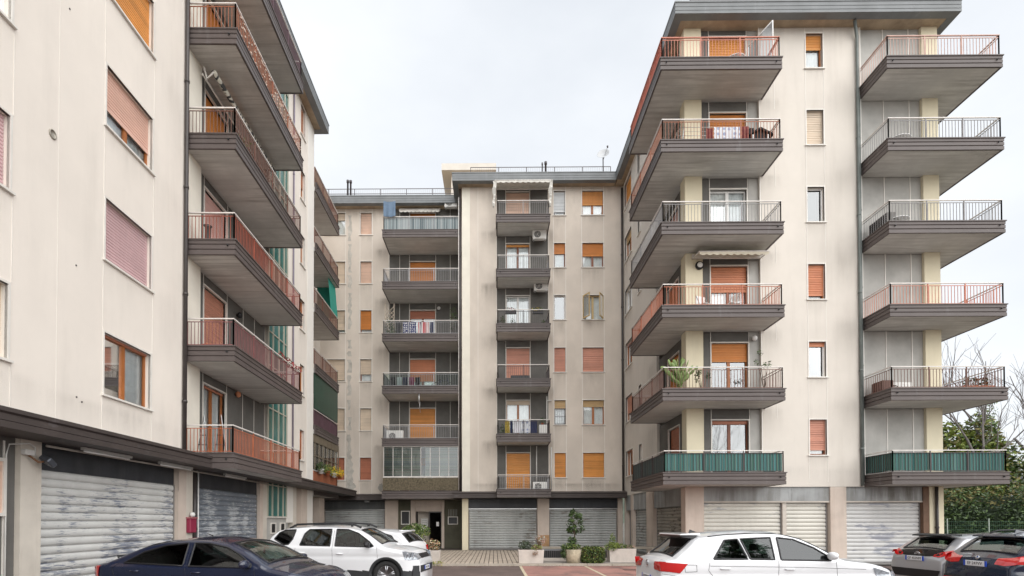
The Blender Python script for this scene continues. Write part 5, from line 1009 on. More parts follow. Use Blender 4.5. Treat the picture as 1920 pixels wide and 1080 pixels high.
q = MB(); leaves(q, (4.78, 21.85, .72), (.32, .3, .2), 420, .045, mis=(2, 2, 1)); leaves(q, (4.80, 21.9, .98), (.13, .13, .3), 160, .04, mis=(1, 2)); leaves(q, (5.05, 21.9, .75), (.3, .2, .12), 160, .045, mis=(2, 1)); tag(q.build('fern', LEAF, fix=False), 'bright green fern with a tall tip in the right-hand planter', 'fern')
q = MB(); leaves(q, (5.45, 21.95, .70), (.25, .18, .1), 130, .05, mis=(0, 1)); tag(q.build('dry_plant', [LEAF[1], mat('pale_pink_leaf', (.5, .36, .28), .8)], fix=False), 'straw-coloured low plant in the right-hand planter', 'plant')
planter('small planter with orange-flowered plant behind the white cars', -2.75, -2.15, 21.5, 22.0, G0-.05, .55)
q = MB(); leaves(q, (-2.5, 21.7, .8), (.36, .3, .24), 340, .05, mis=(0, 1, 2)); tag(q.build('bush', [LEAF[1], mat('orange_leaf', (.5, .26, .14), .8), mat('cream_leaf', (.6, .5, .35), .8)], fix=False), 'orange and cream flowering bush beside the rear of the small white car', 'bush')
q = MB(); leaves(q, (-3.25, 22.6, 1.35), (.6, .5, .33), 700, .06, mis=(1, 2, 1)); leaves(q, (-3.2, 22.6, .8), (.4, .4, .4), 200, .06, mis=(0, 1)); tag(q.build('bush', LEAF, fix=False), 'fresh green bush standing in front of the entrance behind the small white car', 'bush')
q = MB(); leaves(q, (-2.2, 21.2, .08), (.3, .25, .12), 120, .05, mis=(0, 1)); tag(q.build('weeds', [LEAF[2], mat('straw', (.5, .42, .2), .9)], fix=False), 'yellowing weeds at the kerb in front of the small planter', 'weeds')
q = MB()
for i in range(420):
    x = random.uniform(-4, 7.0); y = 21.08-abs(random.gauss(0, .22)); s = random.uniform(.012, .03); a = random.uniform(0, 6.3); q.add([(x+s*math.cos(a+b), y+s*math.sin(a+b)*.8, .012+random.random()*.012) for b in (0, 1.6, 3.1, 4.7)], [(0, 1, 2, 3)], random.choice((0, 0, 1)))
o = q.build('fallen_leaves', [mat('dead_leaf', (.20, .11, .05), .9, var=.4, vs=20), mat('pale_petals', (.55, .48, .42), .9)], fix=False); o['kind'] = 'stuff'; o['label'] = 'fallen leaves and petals scattered along the kerb'
# low barred light-well grille between the planters
t = thing('light_well_grille', 'low row of dark vertical bars behind the urn and planters', 'grille', (3.6, 23.0, 0)); q = MB(); q.box(1.9, 5.6, 23.0, 23.05, .10, .14); q.box(1.9, 5.6, 23.0, 23.05, .50, .55); q.build('rail', mat('grey_rail', (.2, .2, .21), .5), t); q = MB()
for i in range(46): q.box(1.95+i*.08, 1.975+i*.08, 23.01, 23.035, .14, .5)
o = q.build('bars', RAILD, t); o['kind'] = 'stuff'; q = MB(); q.box(1.9, 5.6, 22.7, 22.85, .05, .2); q.build('plinth', CONC, t); q = MB(); q.box(1.9, 5.6, 23.3, 23.35, .1, .55); q.build('back_wall', mat('grille_void', (.03, .03, .03), .9), t)
q = MB(); q.box(1.9, 7.3, 23.35, 24.2, .55, .62); struct(q.build('ramp_wall', mat('ramp_stone', (.32, .28, .23), .9, var=.2)))

# ================================================================== BACKGROUND AT THE RIGHT
def tube_tree(q, b, d, L_, r, depth, spread=.5, upb=.15, tips=None):
    n = 3; pts = [b]; p = b.copy(); dd = d.copy()
    for i in range(n): dd = (dd+Vector((random.gauss(0, .12), random.gauss(0, .12), random.gauss(0, .06)+upb*.3))).normalized(); p = p+dd*L_/n; pts.append(p.copy())
    q.tube(pts, [r*(1-.45*i/n) for i in range(n+1)], 6 if depth > 3 else 4, cap=False)
    if depth == 0: (tips.append(p) if tips is not None else None); return
    for i in range(random.choice((2, 3))):
        a = pts[random.choice((1, 2, 3, 3))]; v = (dd+Vector((random.gauss(0, spread), random.gauss(0, spread), random.gauss(0, spread*.6)+upb))).normalized(); tube_tree(q, a, v, L_*random.uniform(.6, .85), r*.55, depth-1, spread, upb, tips)
for (x, y, h, s_, lab, ivy) in ((30.5, 34, 3.7, 11, 'bare tree with ivy-clad trunk behind the lowest right balconies', True), (34.6, 33, 3.9, 5, 'bare dark-branched tree at the right edge of the picture', False), (27.5, 38, 2.8, 23, 'slender bare tree just right of the building', True)):
    random.seed(s_); t = thing('bare_tree', lab, 'tree', (x, y, 0)); q = MB(); tips = []
    q.tube([(x, y, 0), (x+.1, y, 2), (x-.1, y, 4)], [.28, .22, .18], 9)
    for j in range(5): tube_tree(q, Vector((x-.05, y, 2.6+j*.4)), Vector((random.uniform(-.7, .7), random.uniform(-.6, .6), 1)).normalized(), h, .13, 4, .42, .2, tips)
    q.build('trunk', mat('grey_bark', (.21, .19, .185), .9, var=.3, vs=5), t, fix=False)
    if ivy:
        q = MB(); leaves(q, (x, y, 5.0), (1.3, 1.2, 3.6), 4200, .16, mis=(2, 2, 1, 3)); leaves(q, (x-1.6, y+.5, 5.2), (1.9, 1.5, 2.9), 4800, .16, mis=(2, 2, 1, 3)); leaves(q, (x+1.6, y, 4.4), (1.3, 1.2, 2.4), 1600, .16, mis=(0, 1, 2, 3)); leaves(q, (x+.3, y, 8.3), (.6, .6, 2.4), 500, .09, mis=(1, 2)); q.build('ivy', LEAF+[mat('olive_brown_leaf', (.22, .19, .07), .8, var=.4)], t, fix=False)
random.seed(3)
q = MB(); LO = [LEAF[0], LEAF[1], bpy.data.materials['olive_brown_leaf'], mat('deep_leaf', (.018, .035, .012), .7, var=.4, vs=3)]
for i in range(34):
    x = 18.4+i*.72; 
    for j in range(3): leaves(q, (x+random.uniform(-.4, .4), 27.5+random.uniform(-.6, .8), .8+j*1.15), (.9, .8, .85), 260, .10, mis=(0, 3, 0, 1) if j < 2 else (0, 1, 2))
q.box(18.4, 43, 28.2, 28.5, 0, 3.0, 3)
o = q.build('hedge', LO, fix=False); o['kind'] = 'stuff'; o['label'] = 'tall dense dark green hedge beyond the parked cars'; 
q = MB(); c_ = (.55, .55, .6)
for i in range(40): pass
BLO = mat('white_blossom', (.75, .72, .72), .8, var=.1)
t = thing('blossom_tree', 'white-blossomed small tree at the right edge above the hedge', 'tree', (34.0, 36, 0)); q = MB(); tips = []; q.tube([(34, 36, 0), (34, 36, 1.6)], .12, 7)
for j in range(5): tube_tree(q, Vector((34, 36, 1.3+j*.2)), Vector((random.uniform(-.5, .5), random.uniform(-.5, .5), 1)).normalized(), 1.5, .06, 3, .35, .15, tips)
q.build('trunk', BARK, t, fix=False); q = MB()
for e in tips: leaves(q, e, (.25, .25, .3), 12, .06, mis=(0, 0, 0, 1))
q.build('blossom', [BLO, LEAF[2]], t, fix=False)
t = thing('wire_fence', 'green wire fence in front of the hedge', 'fence', (24, 26.4, 0)); 
for i in range(13):
    q = MB(); q.tube([(17.9+i*2.0, 26.3, 0), (17.9+i*2.0, 26.3, 1.85)], .03, 6); q.build('post', mat('fence_grey_green', (.22, .26, .22), .5), t)
q = MB()
for z in [.1+.2*i for i in range(9)]: q.box(17.9, 42, 26.29, 26.30, z, z+.006)
for i in range(241): q.box(17.9+i*.1, 17.904+i*.1, 26.292, 26.298, .1, 1.72)
q.build('wire_mesh', mat('green_wire', (.05, .14, .08), .5), t, fix=False)
for (x, y, h, s_, lab) in ((-3.5, -14, 3.3, 31, 'bare tree behind the viewpoint, mirrored in the window panes'), (22.5, -9, 5.6, 37, 'second bare tree behind the viewpoint, seen only as a reflection'), (2.5, -20, 3.6, 41, 'third bare tree farther behind the viewpoint')):
    random.seed(s_); t = thing('bare_tree', lab, 'tree', (x, y, 0)); q = MB(); q.tube([(x, y, 0), (x+.1, y, 1.5), (x-.05, y, 3)], [.22, .18, .14], 8)
    for j in range(4): tube_tree(q, Vector((x-.03, y, 2.2+j*.3)), Vector((random.uniform(-.6, .6), random.uniform(-.5, .5), 1)).normalized(), h*.75, .1, 4, .42, .2)
    q.build('trunk', bpy.data.materials['grey_bark'], t, fix=False)
t = thing('evergreen_tree', 'tall evergreen behind the viewpoint, mirrored in the car glass', 'tree', (16, -7, 0)); q = MB(); q.tube([(16, -7, 0), (16, -7, 8), (16, -7, 16)], [.3, .2, .05], 8); q.build('trunk', BARK, t); q = MB()
for z in range(5, 18): leaves(q, (16+random.uniform(-.8, .8), -7+random.uniform(-.8, .8), z), (3.2-.13*z, 3.0-.13*z, 1.0), 330, .26, mis=(0, 0, 1))
q.build('crown', LEAF, t, fix=False)
q = MB(); n = 60; V = []
for i in range(n+1):
    x = -100+i*26; 
    for j in range(8): V.append((x, 500+j*70, 2.4*(22+34*(.5+.5*math.sin(i*.37+1))*(.6+.4*math.sin(i*.11)) + 9*math.sin(i*1.3))*math.sin(j/7*1.57)))
q.add(V, [(i*8+j, (i+1)*8+j, (i+1)*8+j+1, i*8+j+1) for i in range(n) for j in range(7)], 0, True); o = q.build('hills', mat('wooded_hill', (.075, .09, .06), .95, var=.45, vs=.03), fix=False); o['kind'] = 'structure'
for (x, y, w_, h, lab, rc) in ((64, 62, 9, 7.2, 'far white house with grey roof between tree branches at the right edge', (.2, .2, .22)), (112, 110, 16, 11, 'farther pale house on the slope at the right edge', (.25, .14, .1))):
    t = thing('house', lab, 'house', (x, y, 0)); q = MB(); q.box(x-w_/2, x+w_/2, y-4, y+4, 0, h*.72); q.build('wall', WHITE, t); q = MB(); a = w_/2+.5; z = h*.72
    q.add([(x-a, y-4.5, z), (x+a, y-4.5, z), (x+a, y+4.5, z), (x-a, y+4.5, z), (x-a, y, h), (x+a, y, h)], [(0, 1, 5, 4), (2, 3, 4, 5), (0, 4, 3), (1, 2, 5), (0, 3, 2, 1)]); q.build('roof', mat('far_roof_%d' % int(x), rc, .8), t)
    for i in range(3): 
        for j in range(2): q = MB(); q.box(x-w_*.38+i*w_*.3, x-w_*.38+i*w_*.3+1, y-4.04, y-4.0, 1+j*2.6, 2.3+j*2.6); q.build('window', BLACK, t)
# ================================================================== CARS
def paint(name, col, metal=0., rough=.28):
    m = bpy.data.materials.new(name); m.use_nodes = True; p = m.node_tree.nodes['Principled BSDF']; N = m.node_tree.nodes; K = m.node_tree.links.new
    p.inputs['Base Color'].default_value = (*col, 1); p.inputs['Metallic'].default_value = metal; p.inputs['Roughness'].default_value = rough; p.inputs['Coat Weight'].default_value = 1; p.inputs['Coat Roughness'].default_value = .03
    n = N.new('ShaderNodeTexNoise'); n.inputs['Scale'].default_value = 3; n.inputs['Detail'].default_value = 6; r = N.new('ShaderNodeMapRange'); r.inputs[3].default_value = rough-.08; r.inputs[4].default_value = rough+.2; K(n.outputs['Fac'], r.inputs[0]); K(r.outputs[0], p.inputs['Roughness']); return m
CG = bpy.data.materials.new('car_glass'); CG.use_nodes = True; _p = CG.node_tree.nodes['Principled BSDF']; _p.inputs['Base Color'].default_value = (.012, .018, .016, 1); _p.inputs['Roughness'].default_value = .02; _p.inputs['Specular IOR Level'].default_value = .45
CGL = glass('car_clear_glass', (.62, .76, .70), .64); CGT = glass('car_tinted_glass', (.17, .23, .21), .70)
RED = bpy.data.materials.new('red_lamp_glass'); RED.use_nodes = True; _p = RED.node_tree.nodes['Principled BSDF']; _p.inputs['Base Color'].default_value = (.50, .012, .012, 1); _p.inputs['Roughness'].default_value = .12; _p.inputs['Coat Weight'].default_value = 1
CLR = mat('clear_lamp', (.35, .38, .42), .12, .3, var=.4, vs=25, coat=1); CHR = mat('chrome', (.7, .7, .72), .12, 1., var=0); TYRE = mat('tyre_rubber', (.02, .02, .02), .85, var=.1); RIM = mat('alloy', (.45, .46, .48), .3, .9, var=.05); CLAD = mat('grey_cladding', (.03, .032, .035), .6, var=.15)
PLW = mat('plate_white', (.75, .76, .78), .4, var=0); PLB = mat('plate_blue', (.02, .08, .5), .4, var=0); SEAT = mat('seat_cloth', (.05, .05, .055), .9)
SEATD = mat('cabin_plastic', (.025, .025, .028), .8, var=.1); LINER = mat('roof_lining', (.30, .30, .29), .9, var=.1)
def inpoly(x, z, P):
    r = False
    for (a, b), (c, d) in zip(P, P[1:]+P[:1]):
        if (b > z) != (d > z) and x < (c-a)*(z-b)/(d-b)+a: r = not r
    return r
def interp(P, x):
    if x <= P[0][0]: return P[0][1]
    for (a, b), (c, d) in zip(P, P[1:]):
        if x <= c: return b+(d-b)*((x-a)/(c-a)) if c > a else d
    return P[-1][1]
CARS = []
class Car:
    def __init__(s, name, label, loc, rz, L_, hw, prof, zb, tum, pnt, clad=False, group='parked cars', nose=.55, tail=.35, ground=.2, wheelbase=(-1.3, 1.3), wr=.33):
        s.L, s.hw, s.prof, s.zb, s.tum = L_, hw, prof, zb, tum; s.nose, s.tail = nose, tail
        s.t = thing(name, label, 'car', loc, rz, group, False); s.xs = (prof[0][0], prof[-1][0]); s.gr = ground; s.wb = wheelbase; s.wr = wr
        s.pnt, s.clad = pnt, clad; s.cuts = []; s.tops = []; CARS.append(s)
    def plan(s, x):
        a = max(0, (s.xs[0]+s.tail-x)/s.tail); b = max(0, (x-(s.xs[1]-s.nose))/s.nose); return 1-.17*a**2.4-.26*b**2.3
    def top(s, x):
        return sum(interp(s.prof, x+d) for d in (-.05, -.025, 0, .025, .05))/5 if s.xs[0]+.3 < x < s.xs[1]-.12 else interp(s.prof, x)
    def W(s, x, z):
        w_ = s.hw*s.plan(x)
        if z < s.zb: 
            t = (s.zb-z)/s.zb; y = w_*(1-.05*t*t) - .012*math.exp(-((z-(s.zb-.22))/.05)**2)
        else: t = z-s.zb; y = w_-.02*min(1, t/.05)-t*s.tum-.10*t*t
        return max(y, .05)
    def sect(s, x):
        zt = s.top(x); e = .055; r = min(.09, (zt-s.gr)*.3); ze = zt-e-r; P = []
        n = 40
        for i in range(n+1): z = s.gr+(ze-s.gr)*i/n; P.append((s.W(x, z), z))
        w_ = s.W(x, ze)
        for i in range(1, 6): a = R(90)*i/5; P.append((w_-r*(1-math.cos(a))*1.0, ze+r*math.sin(a)))
        we = w_-r
        for i in range(1, 19): y = we*(1-i/18); P.append((y, zt-e*(y/we)**2))
        return P
    def ztop(s, x, y):
        zt = s.top(x); e = .055; r = min(.09, (zt-s.gr)*.3); w_ = s.W(x, zt-e-r)-r; return zt-e*min(1.3, (abs(y)/w_))**2
    def body(s, pnt, clad):
        xs = set(); a, b = s.xs; n = 190; xs.update((a, b))
        for i in range(n+1): xs.add(a+(b-a)*i/n)
        for i in range(1, 7): xs.add(a+.02*i); xs.add(b-.02*i)
        xs = sorted(xs); xs = [x for i, x in enumerate(xs) if i == 0 or x-xs[i-1] > .006]
        S = [s.sect(x) for x in xs]; m = len(S[0]); V = []; F = []; MI = []
        for x, P in zip(xs, S):
            for (y, z) in P: V.append((x, -y, z))
            for (y, z) in P[-2::-1]: V.append((x, y, z))
        k = 2*m-1
        for i in range(len(xs)-1):
            for j in range(k-1):
                xm = (xs[i]+xs[i+1])/2; zm = (V[i*k+j][2]+V[i*k+j+1][2])/2; side = j < 43 or j > k-45; ym = (V[i*k+j][1]+V[i*k+j+1][1])/2
                if side and any((xm-w_)**2+(zm-s.wr)**2 < (s.wr+.055)**2 for w_ in s.wb): continue
                if zm > s.zb-.12 and side and any(inpoly(xm, zm, c_) for c_ in s.cuts): continue
                if not side and any(min(c_[0], c_[1]) < xm < max(c_[0], c_[1]) and abs(ym) < c_[2]+(c_[3]-c_[2])*(xm-c_[0])/(c_[1]-c_[0]) for c_ in s.tops): continue
                F.append((i*k+j, (i+1)*k+j, (i+1)*k+j+1, i*k+j+1)); MI.append(1 if clad and zm < .47 and side else 0)
        for e in (0, len(xs)-1):
            c = [e*k+j for j in range(k)]; F.append(tuple(c)); MI.append(0)
        q = MB(); q.add(V, F, 0, True); q.mi = MI; o = q.build('body', [pnt, CLAD], s.t)
        # cabin: inner panels, seats, dashboard, steering wheel
        xa = min(p[0] for c_ in s.cuts for p in c_); xb = max(p[0] for c_ in s.cuts for p in c_); q = MB(); q.box(xa-.1, xb+.1, -s.hw+.16, s.hw-.16, .42, .5)
        for sd in (-1, 1): V, F = s.patch_side([(xa-.15, .45), (xa-.15, s.zb-.06), (xb+.05, s.zb-.06), (xb+.05, .45)], -.07, sd); q.add(V, F)
        q.box(xb-.1, xb+.32, -s.hw+.2, s.hw-.2, .6, s.zb-.13); q.box(xa-.35, xa+.05, -s.hw+.22, s.hw-.22, .6, s.zb-.1); q.build('cabin_trim', SEATD, s.t, fix=False)
        q = MB(); V = []; x0, x1 = xa+.55, s.tops[0][0]+.0 if s.tops else xb-.5; zr = [s.top(x0+(x1-x0)*i/8)-.05 for i in range(9)]
        for i in range(9):
            x = x0+(x1-x0)*i/8; w_ = s.W(x, zr[i]-.12)-.12; V += [(x, -w_, zr[i]-.06), (x, 0, zr[i]), (x, w_, zr[i]-.06)]
        q.add(V, [(3*i+j, 3*i+3+j, 3*i+4+j, 3*i+1+j) for i in range(8) for j in (0, 1)]); q.build('roof_lining', LINER, s.t, fix=False)
        for x in (.05, -.85):
            for y in (-.37, .37):
                q = MB(); q.hexa([(x-.05, y-.24, .5), (x+.45, y-.24, .5), (x+.45, y+.24, .5), (x-.05, y+.24, .5), (x-.05, y-.24, .66), (x+.45, y-.24, .70), (x+.45, y+.24, .70), (x-.05, y+.24, .66)]); q.hexa([(x-.1, y-.23, .62), (x+.05, y-.23, .62), (x+.05, y+.23, .62), (x-.1, y+.23, .62), (x-.27, y-.19, 1.13), (x-.16, y-.19, 1.14), (x-.16, y+.19, 1.14), (x-.27, y+.19, 1.13)]); q.hexa([(x-.27, y-.12, 1.16), (x-.17, y-.12, 1.16), (x-.17, y+.12, 1.16), (x-.27, y+.12, 1.16), (x-.28, y-.10, 1.31), (x-.20, y-.10, 1.31), (x-.20, y+.10, 1.31), (x-.28, y+.10, 1.31)]); q.build('seat', SEAT, s.t, bevel=.03, seg=2)
        q = MB(); q.tube([(.62+.05*math.sin(i*.393), .37+.18*math.cos(i*.393), s.zb-.09+.17*math.sin(i*.393)) for i in range(17)], .014, 6, cap=False); q.tube([(.62, .2, s.zb-.09), (.64, .37, s.zb-.1), (.62, .54, s.zb-.09)], .018, 5); q.build('steering_wheel', BLACK, s.t)
        for g in s.cuts:
            for sd in (-1, 1):
                P = []
                for (p0, p1) in zip(g, g[1:]+g[:1]):
                    for i in range(8): x = p0[0]+(p1[0]-p0[0])*i/8; z = p0[1]+(p1[1]-p0[1])*i/8; P.append((x, sd*(s.W(x, z)+.003), z))
                q = MB(); q.tube(P+P[:1], .017, 6, cap=False); q.build('window_seal', BLACK, s.t)
        for (a_, b_, ya, yb) in s.tops:
            P = []
            for (X0, Y0, X1, Y1) in ((a_, ya, b_, yb), (b_, yb, b_, -yb), (b_, -yb, a_, -ya), (a_, -ya, a_, ya)):
                for i in range(12): x = X0+(X1-X0)*i/12; y = Y0+(Y1-Y0)*i/12; P.append((x, y, s.ztop(x, y)+.002))
            q = MB(); q.tube(P+P[:1], .02, 6, cap=False); q.build('window_seal', BLACK, s.t)
        # underbody, wheel wells
        q = MB(); q.box(a+.1, b-.15, -s.hw+.1, s.hw-.1, s.gr, .5); q.build('underbody', BLACK, s.t)
        for w_ in s.wb:
            for sd in (-1, 1):
                q = MB(); n = 26; V = []
                for i in range(n+1):
                    an = R(-20)+R(220)*i/n; 
                    for rr_, off in ((s.wr+.035, .012), (s.wr+.105 if clad else s.wr+.06, .008), (s.wr+.04, -.12)):
                        x = w_+rr_*math.cos(an); z = s.wr+rr_*math.sin(an); z = max(z, .16); V.append((x, sd*(s.W(x, max(z, s.gr))+off), z))
                q.add(V, [(3*i+j, 3*i+3+j, 3*i+3+(j+1) % 3, 3*i+(j+1) % 3) for i in range(n) for j in (0, 2)], 0, True); q.build('arch_trim', CLAD if clad else pnt, s.t, fix=False)
                y = sd*(s.hw-.02); wt = q = MB(); ax = (0, sd, 0); c = (w_, sd*(s.hw-.23), s.wr)
                q.lathe(c, [(s.wr*.62, .0), (s.wr*.93, .0), (s.wr, .03), (s.wr, .18), (s.wr*.93, .21), (s.wr*.66, .205), (s.wr*.62, .17)], 36, axis=ax); wh_ = q.build('wheel', TYRE, s.t)
                q = MB(); q.lathe(c, [(s.wr*.67, .195), (s.wr*.64, .205), (s.wr*.62, .15), (s.wr*.6, .1)], 32, axis=ax)
                for i in range(5):
                    for da in (-.13, .13):
                        an = i*R(72)+.3; r0 = s.wr*.12; r1 = s.wr*.64; A = Vector((c[0]+r0*math.cos(an), y-sd*.035, s.wr+r0*math.sin(an))); B = Vector((c[0]+r1*math.cos(an+da), y-sd*.02, s.wr+r1*math.sin(an+da))); q.tube([A, B], [.024, .017], 5)
                q.lathe((c[0], y-sd*.05, s.wr), [(s.wr*.2, 0), (s.wr*.18, .03), (.01, .035)], 16, axis=ax); q.build('rim', RIM, wh_)
                q = MB(); q.lathe((c[0], sd*(s.hw-.2), s.wr), [(s.wr*.6, 0), (s.wr*.6, .03)], 20, axis=ax); q.build('brake_disc', BLACK, wh_)
    def patch_side(s, poly, off, sd, nx=26, nz=5):
        """polygon in (x, z) laid on the car's side"""
        x0 = min(p[0] for p in poly); x1 = max(p[0] for p in poly); V = []; F = []; c = 0
        for i in range(nx+1):
            x = x0+(x1-x0)*min(max(i/nx, .0005), .9995); zz = []
            for (a, b), (c_, d) in zip(poly, poly[1:]+poly[:1]):
                if (a-x)*(c_-x) <= 0 and a != c_: zz.append(b+(d-b)*(x-a)/(c_-a))
            lo, hi = min(zz), max(zz)
            for j in range(nz+1): z = lo+(hi-lo)*j/nz; V.append((x, sd*(s.W(x, z)+off), z))
        for i in range(nx):
            for j in range(nz): F.append((i*(nz+1)+j, (i+1)*(nz+1)+j, (i+1)*(nz+1)+j+1, i*(nz+1)+j+1))
        return V, F
    def side(s, name, poly, m, off=.006, sds=(-1, 1), parent=None, label=None):
        out = []
        if name == 'window_seal': return
        if name == 'side_window': s.cuts.append(poly)
        for sd in sds:
            q = MB(); q.add(*s.patch_side(poly, off, sd), 0, True); out.append(q.build(name, m, parent or s.t, fix=False))
        return out
    def glass_top(s, name, xa, xb, ya, yb, m, off=.006, trim=True):
        s.tops.append((xa, xb, ya, yb))
        for (nm, g, o_, mm) in ((name, 0, off*.5, m),):
            q = MB(); V = []; n = 24; k = 16; A = min(xa, xb); B = max(xa, xb)
            for i in range(n+1):
                x = (A-g)+(B-A+2*g)*i/n; t = (x-xa)/(xb-xa); hwid = (ya+(yb-ya)*t)+g
                for j in range(k+1): y = hwid*(2*j/k-1); V.append((x, y, s.ztop(x, y)+o_))
            q.add(V, [(i*(k+1)+j, (i+1)*(k+1)+j, (i+1)*(k+1)+j+1, i*(k+1)+j+1) for i in range(n) for j in range(k)], 0, True); q.build(nm, mm, s.t, fix=False)
    def Rx(s, y, z, rear=True):
        a, b = s.xs; x = a if rear else b; st = .008 if rear else -.008
        for i in range(260):
            if s.W(x, z) >= abs(y) and s.ztop(x, y)+.0 >= z: return x
            x += st
        return x
    def end(s, name, poly, m, off=.01, rear=True, parent=None, ny=14, nz=6):
        """polygon in (y, z) laid on the rear or front"""
        V = []; y0 = min(p[0] for p in poly); y1 = max(p[0] for p in poly)
        for i in range(ny+1):
            y = y0+(y1-y0)*min(max(i/ny, .0005), .9995); zz = []
            for (a, b), (c_, d) in zip(poly, poly[1:]+poly[:1]):
                if (a-y)*(c_-y) <= 0 and a != c_: zz.append(b+(d-b)*(y-a)/(c_-a))
            for j in range(nz+1): z = min(zz)+(max(zz)-min(zz))*j/nz; V.append((s.Rx(y, z, rear)+(-off if rear else off), y, z))
        q = MB(); q.add(V, [(i*(nz+1)+j, (i+1)*(nz+1)+j, (i+1)*(nz+1)+j+1, i*(nz+1)+j+1) for i in range(ny) for j in range(nz)], 0, True); return q.build(name, m, parent or s.t, fix=False)
    def lamp(s, name, ends, sides, m, rear=True):
        for sd in (-1, 1):
            V = []; q = MB()
            o = s.end(name, [(sd*y, z) for y, z in ends], m, .012, rear)
            if sides: s.side(name+'_wrap', sides, m, .012, (sd,), parent=o)
    def seam(s, pts, sds=(-1, 1)):
        for sd in sds:
            q = MB()
            for (a, b) in zip(pts, pts[1:]):
                n = 10; P = []
                for i in range(n+1): x = a[0]+(b[0]-a[0])*i/n; z = a[1]+(b[1]-a[1])*i/n; P.append((x, sd*(s.W(x, z)+.0015), z))
                q.tube(P, .0035, 4)
            q.build('door_seam', BLACK, s.t)
    def handle(s, x, z, m, sds=(-1, 1)):
        for sd in sds: q = MB(); y = sd*(s.W(x, z)+.012); q.tube([(x-.09, y-sd*.015, z), (x-.07, y+sd*.012, z), (x+.07, y+sd*.012, z), (x+.09, y-sd*.015, z)], [.013, .014, .014, .013], 8); q.build('door_handle', m, s.t)
    def mirror(s, x, z, m, m2=None):
        for sd in (-1, 1):
            y = sd*(s.W(x, z)+.14); q = MB(); M = Matrix.Translation((x, y, z+.02)); V = []
            n = 10
            for i in range(n):
                th = math.pi*(i+.001)/(n-1)
                for k in range(12): a = 2*math.pi*k/12; V.append(M @ Vector((.075*math.sin(th)*abs(math.cos(a))**.7*(1 if math.cos(a) > 0 else -1)+.0, .12*-math.cos(th), .075*math.sin(th)*abs(math.sin(a))**.7*(1 if math.sin(a) > 0 else -1))))
            q.add(V, [(i*12+k, i*12+(k+1) % 12, (i+1)*12+(k+1) % 12, (i+1)*12+k) for i in range(n-1) for k in range(12)], 0, True); o = q.build('mirror', m, s.t)
            q = MB(); q.tube([(x, sd*s.W(x, z-.05), z-.05), (x, sd*(s.W(x, z)+.08), z-.01)], .022, 6); q.build('mirror_arm', BLACK, o)
    def cabin(s, x0, x1, z):
        for x in (x0, x1):
            for y in (-.36, .36): pass
    def plate(s, z, txt, rear=True, x=None):
        x = s.Rx(0, z, rear); sg = -1 if rear else 1; x += sg*.02; q = MB(); q.box(x-.006, x+.006, -.22, .22, z-.055, z+.055); q.box(x+sg*.0065-.0005, x+sg*.0065+.0005, .26-.09, .26, z-.055, z+.055, 1) if False else None
        p = q.build('number_plate', PLW, s.t, bevel=.006); q = MB()
        for a, b in ((-.26, -.22), (.22, .26)): q.box(x-.006, x+.006, a, b, z-.055, z+.055)
        q.build('plate_band', PLB, p)
        M = Matrix.Translation((x+sg*.008, 0, z)) @ Matrix.Rotation(R(-90 if rear else 90), 4, 'Z') @ Matrix.Rotation(R(90), 4, 'X'); text_part('plate_text', txt, .085, M, mat('plate_black', (.01, .01, .012), .5, var=0), p, .0006)

# dark navy hatchback sedan, front left
c = Car('parked_car', 'dark navy fastback car in the left foreground, seen from its side', (-5.05, 10.29, 0), R(-9.5), 4.45, .88,
        [(-2.22, .34), (-2.22, .78), (-2.19, .96), (-2.12, 1.02), (-1.85, 1.06), (-1.5, 1.22), (-1.15, 1.345), (-.75, 1.425), (-.3, 1.465), (.1, 1.46), (.5, 1.40), (.85, 1.26), (1.28, 1.03), (1.4, .985), (1.8, .91), (2.05, .82), (2.18, .70), (2.22, .6), (2.22, .34)], .93, .36, paint('navy_paint', (.009, .014, .038), .0, .22), wheelbase=(-1.33, 1.32), wr=.32)
sw = [[(-1.5, 1.0), (-1.16, 1.19), (-.75, 1.31), (-.30, 1.355), (-.30, .96)], [(-.18, .955), (-.18, 1.355), (.12, 1.35), (.5, 1.28), (.78, 1.15), (1.02, .99), (1.02, .945)]]
for p in sw: c.side('side_window', p, CGT, .002)
c.side('window_seal', [(-1.62, .99), (-1.2, 1.22), (-.75, 1.335), (-.3, 1.38), (.12, 1.375), (.52, 1.305), (.82, 1.17), (1.12, .96), (1.1, .93), (-.2, .935)], BLACK, .004)
c.glass_top('windscreen', .52, 1.24, .56, .66, CGL); c.glass_top('rear_window', -1.0, -1.72, .52, .56, CGT)
q = MB(); q.box(.2, 1.2, -.6, .6, .80, .86); 
c.seam([(-.24, 1.36), (-.24, .93), (-.2, .5)]); c.seam([(1.1, .94), (1.12, .7), (1.05, .4)]); c.seam([(-1.6, 1.0), (-1.72, .9), (-1.65, .72), (-1.3, .6)])
c.handle(-1.25, .86, c.pnt); c.handle(-.02, .85, c.pnt); c.mirror(.98, .99, c.pnt)
c.lamp('tail_light', [(.55, .72), (.55, .92), (.86, .95), (.86, .70)], [(-2.2, .72), (-2.2, .93), (-1.98, .93), (-2.02, .74)], RED)
c.lamp('headlight', [(.42, .60), (.42, .74), (.80, .78), (.80, .60)], [(1.72, .80), (2.1, .70), (2.1, .60), (1.8, .66)], CLR, False)
q = MB(); q.tube([(-2.12, -.3, 1.02), (-2.16, -.3, 1.08), (-2.16, .3, 1.08), (-2.12, .3, 1.02)], .022, 6); q.build('rear_spoiler', BLACK, c.t); q = MB(); q.tube([(-.35, 0, 1.47), (-.47, 0, 1.51)], [.012, .006], 6); q.build('antenna', BLACK, c.t)
q = MB(); q.tube([(1.22, -.45, 1.055), (1.2, .0, 1.09)], .008, 5); q.tube([(1.22, .05, 1.065), (1.2, .5, 1.075)], .008, 5); q.build('wiper', BLACK, c.t)
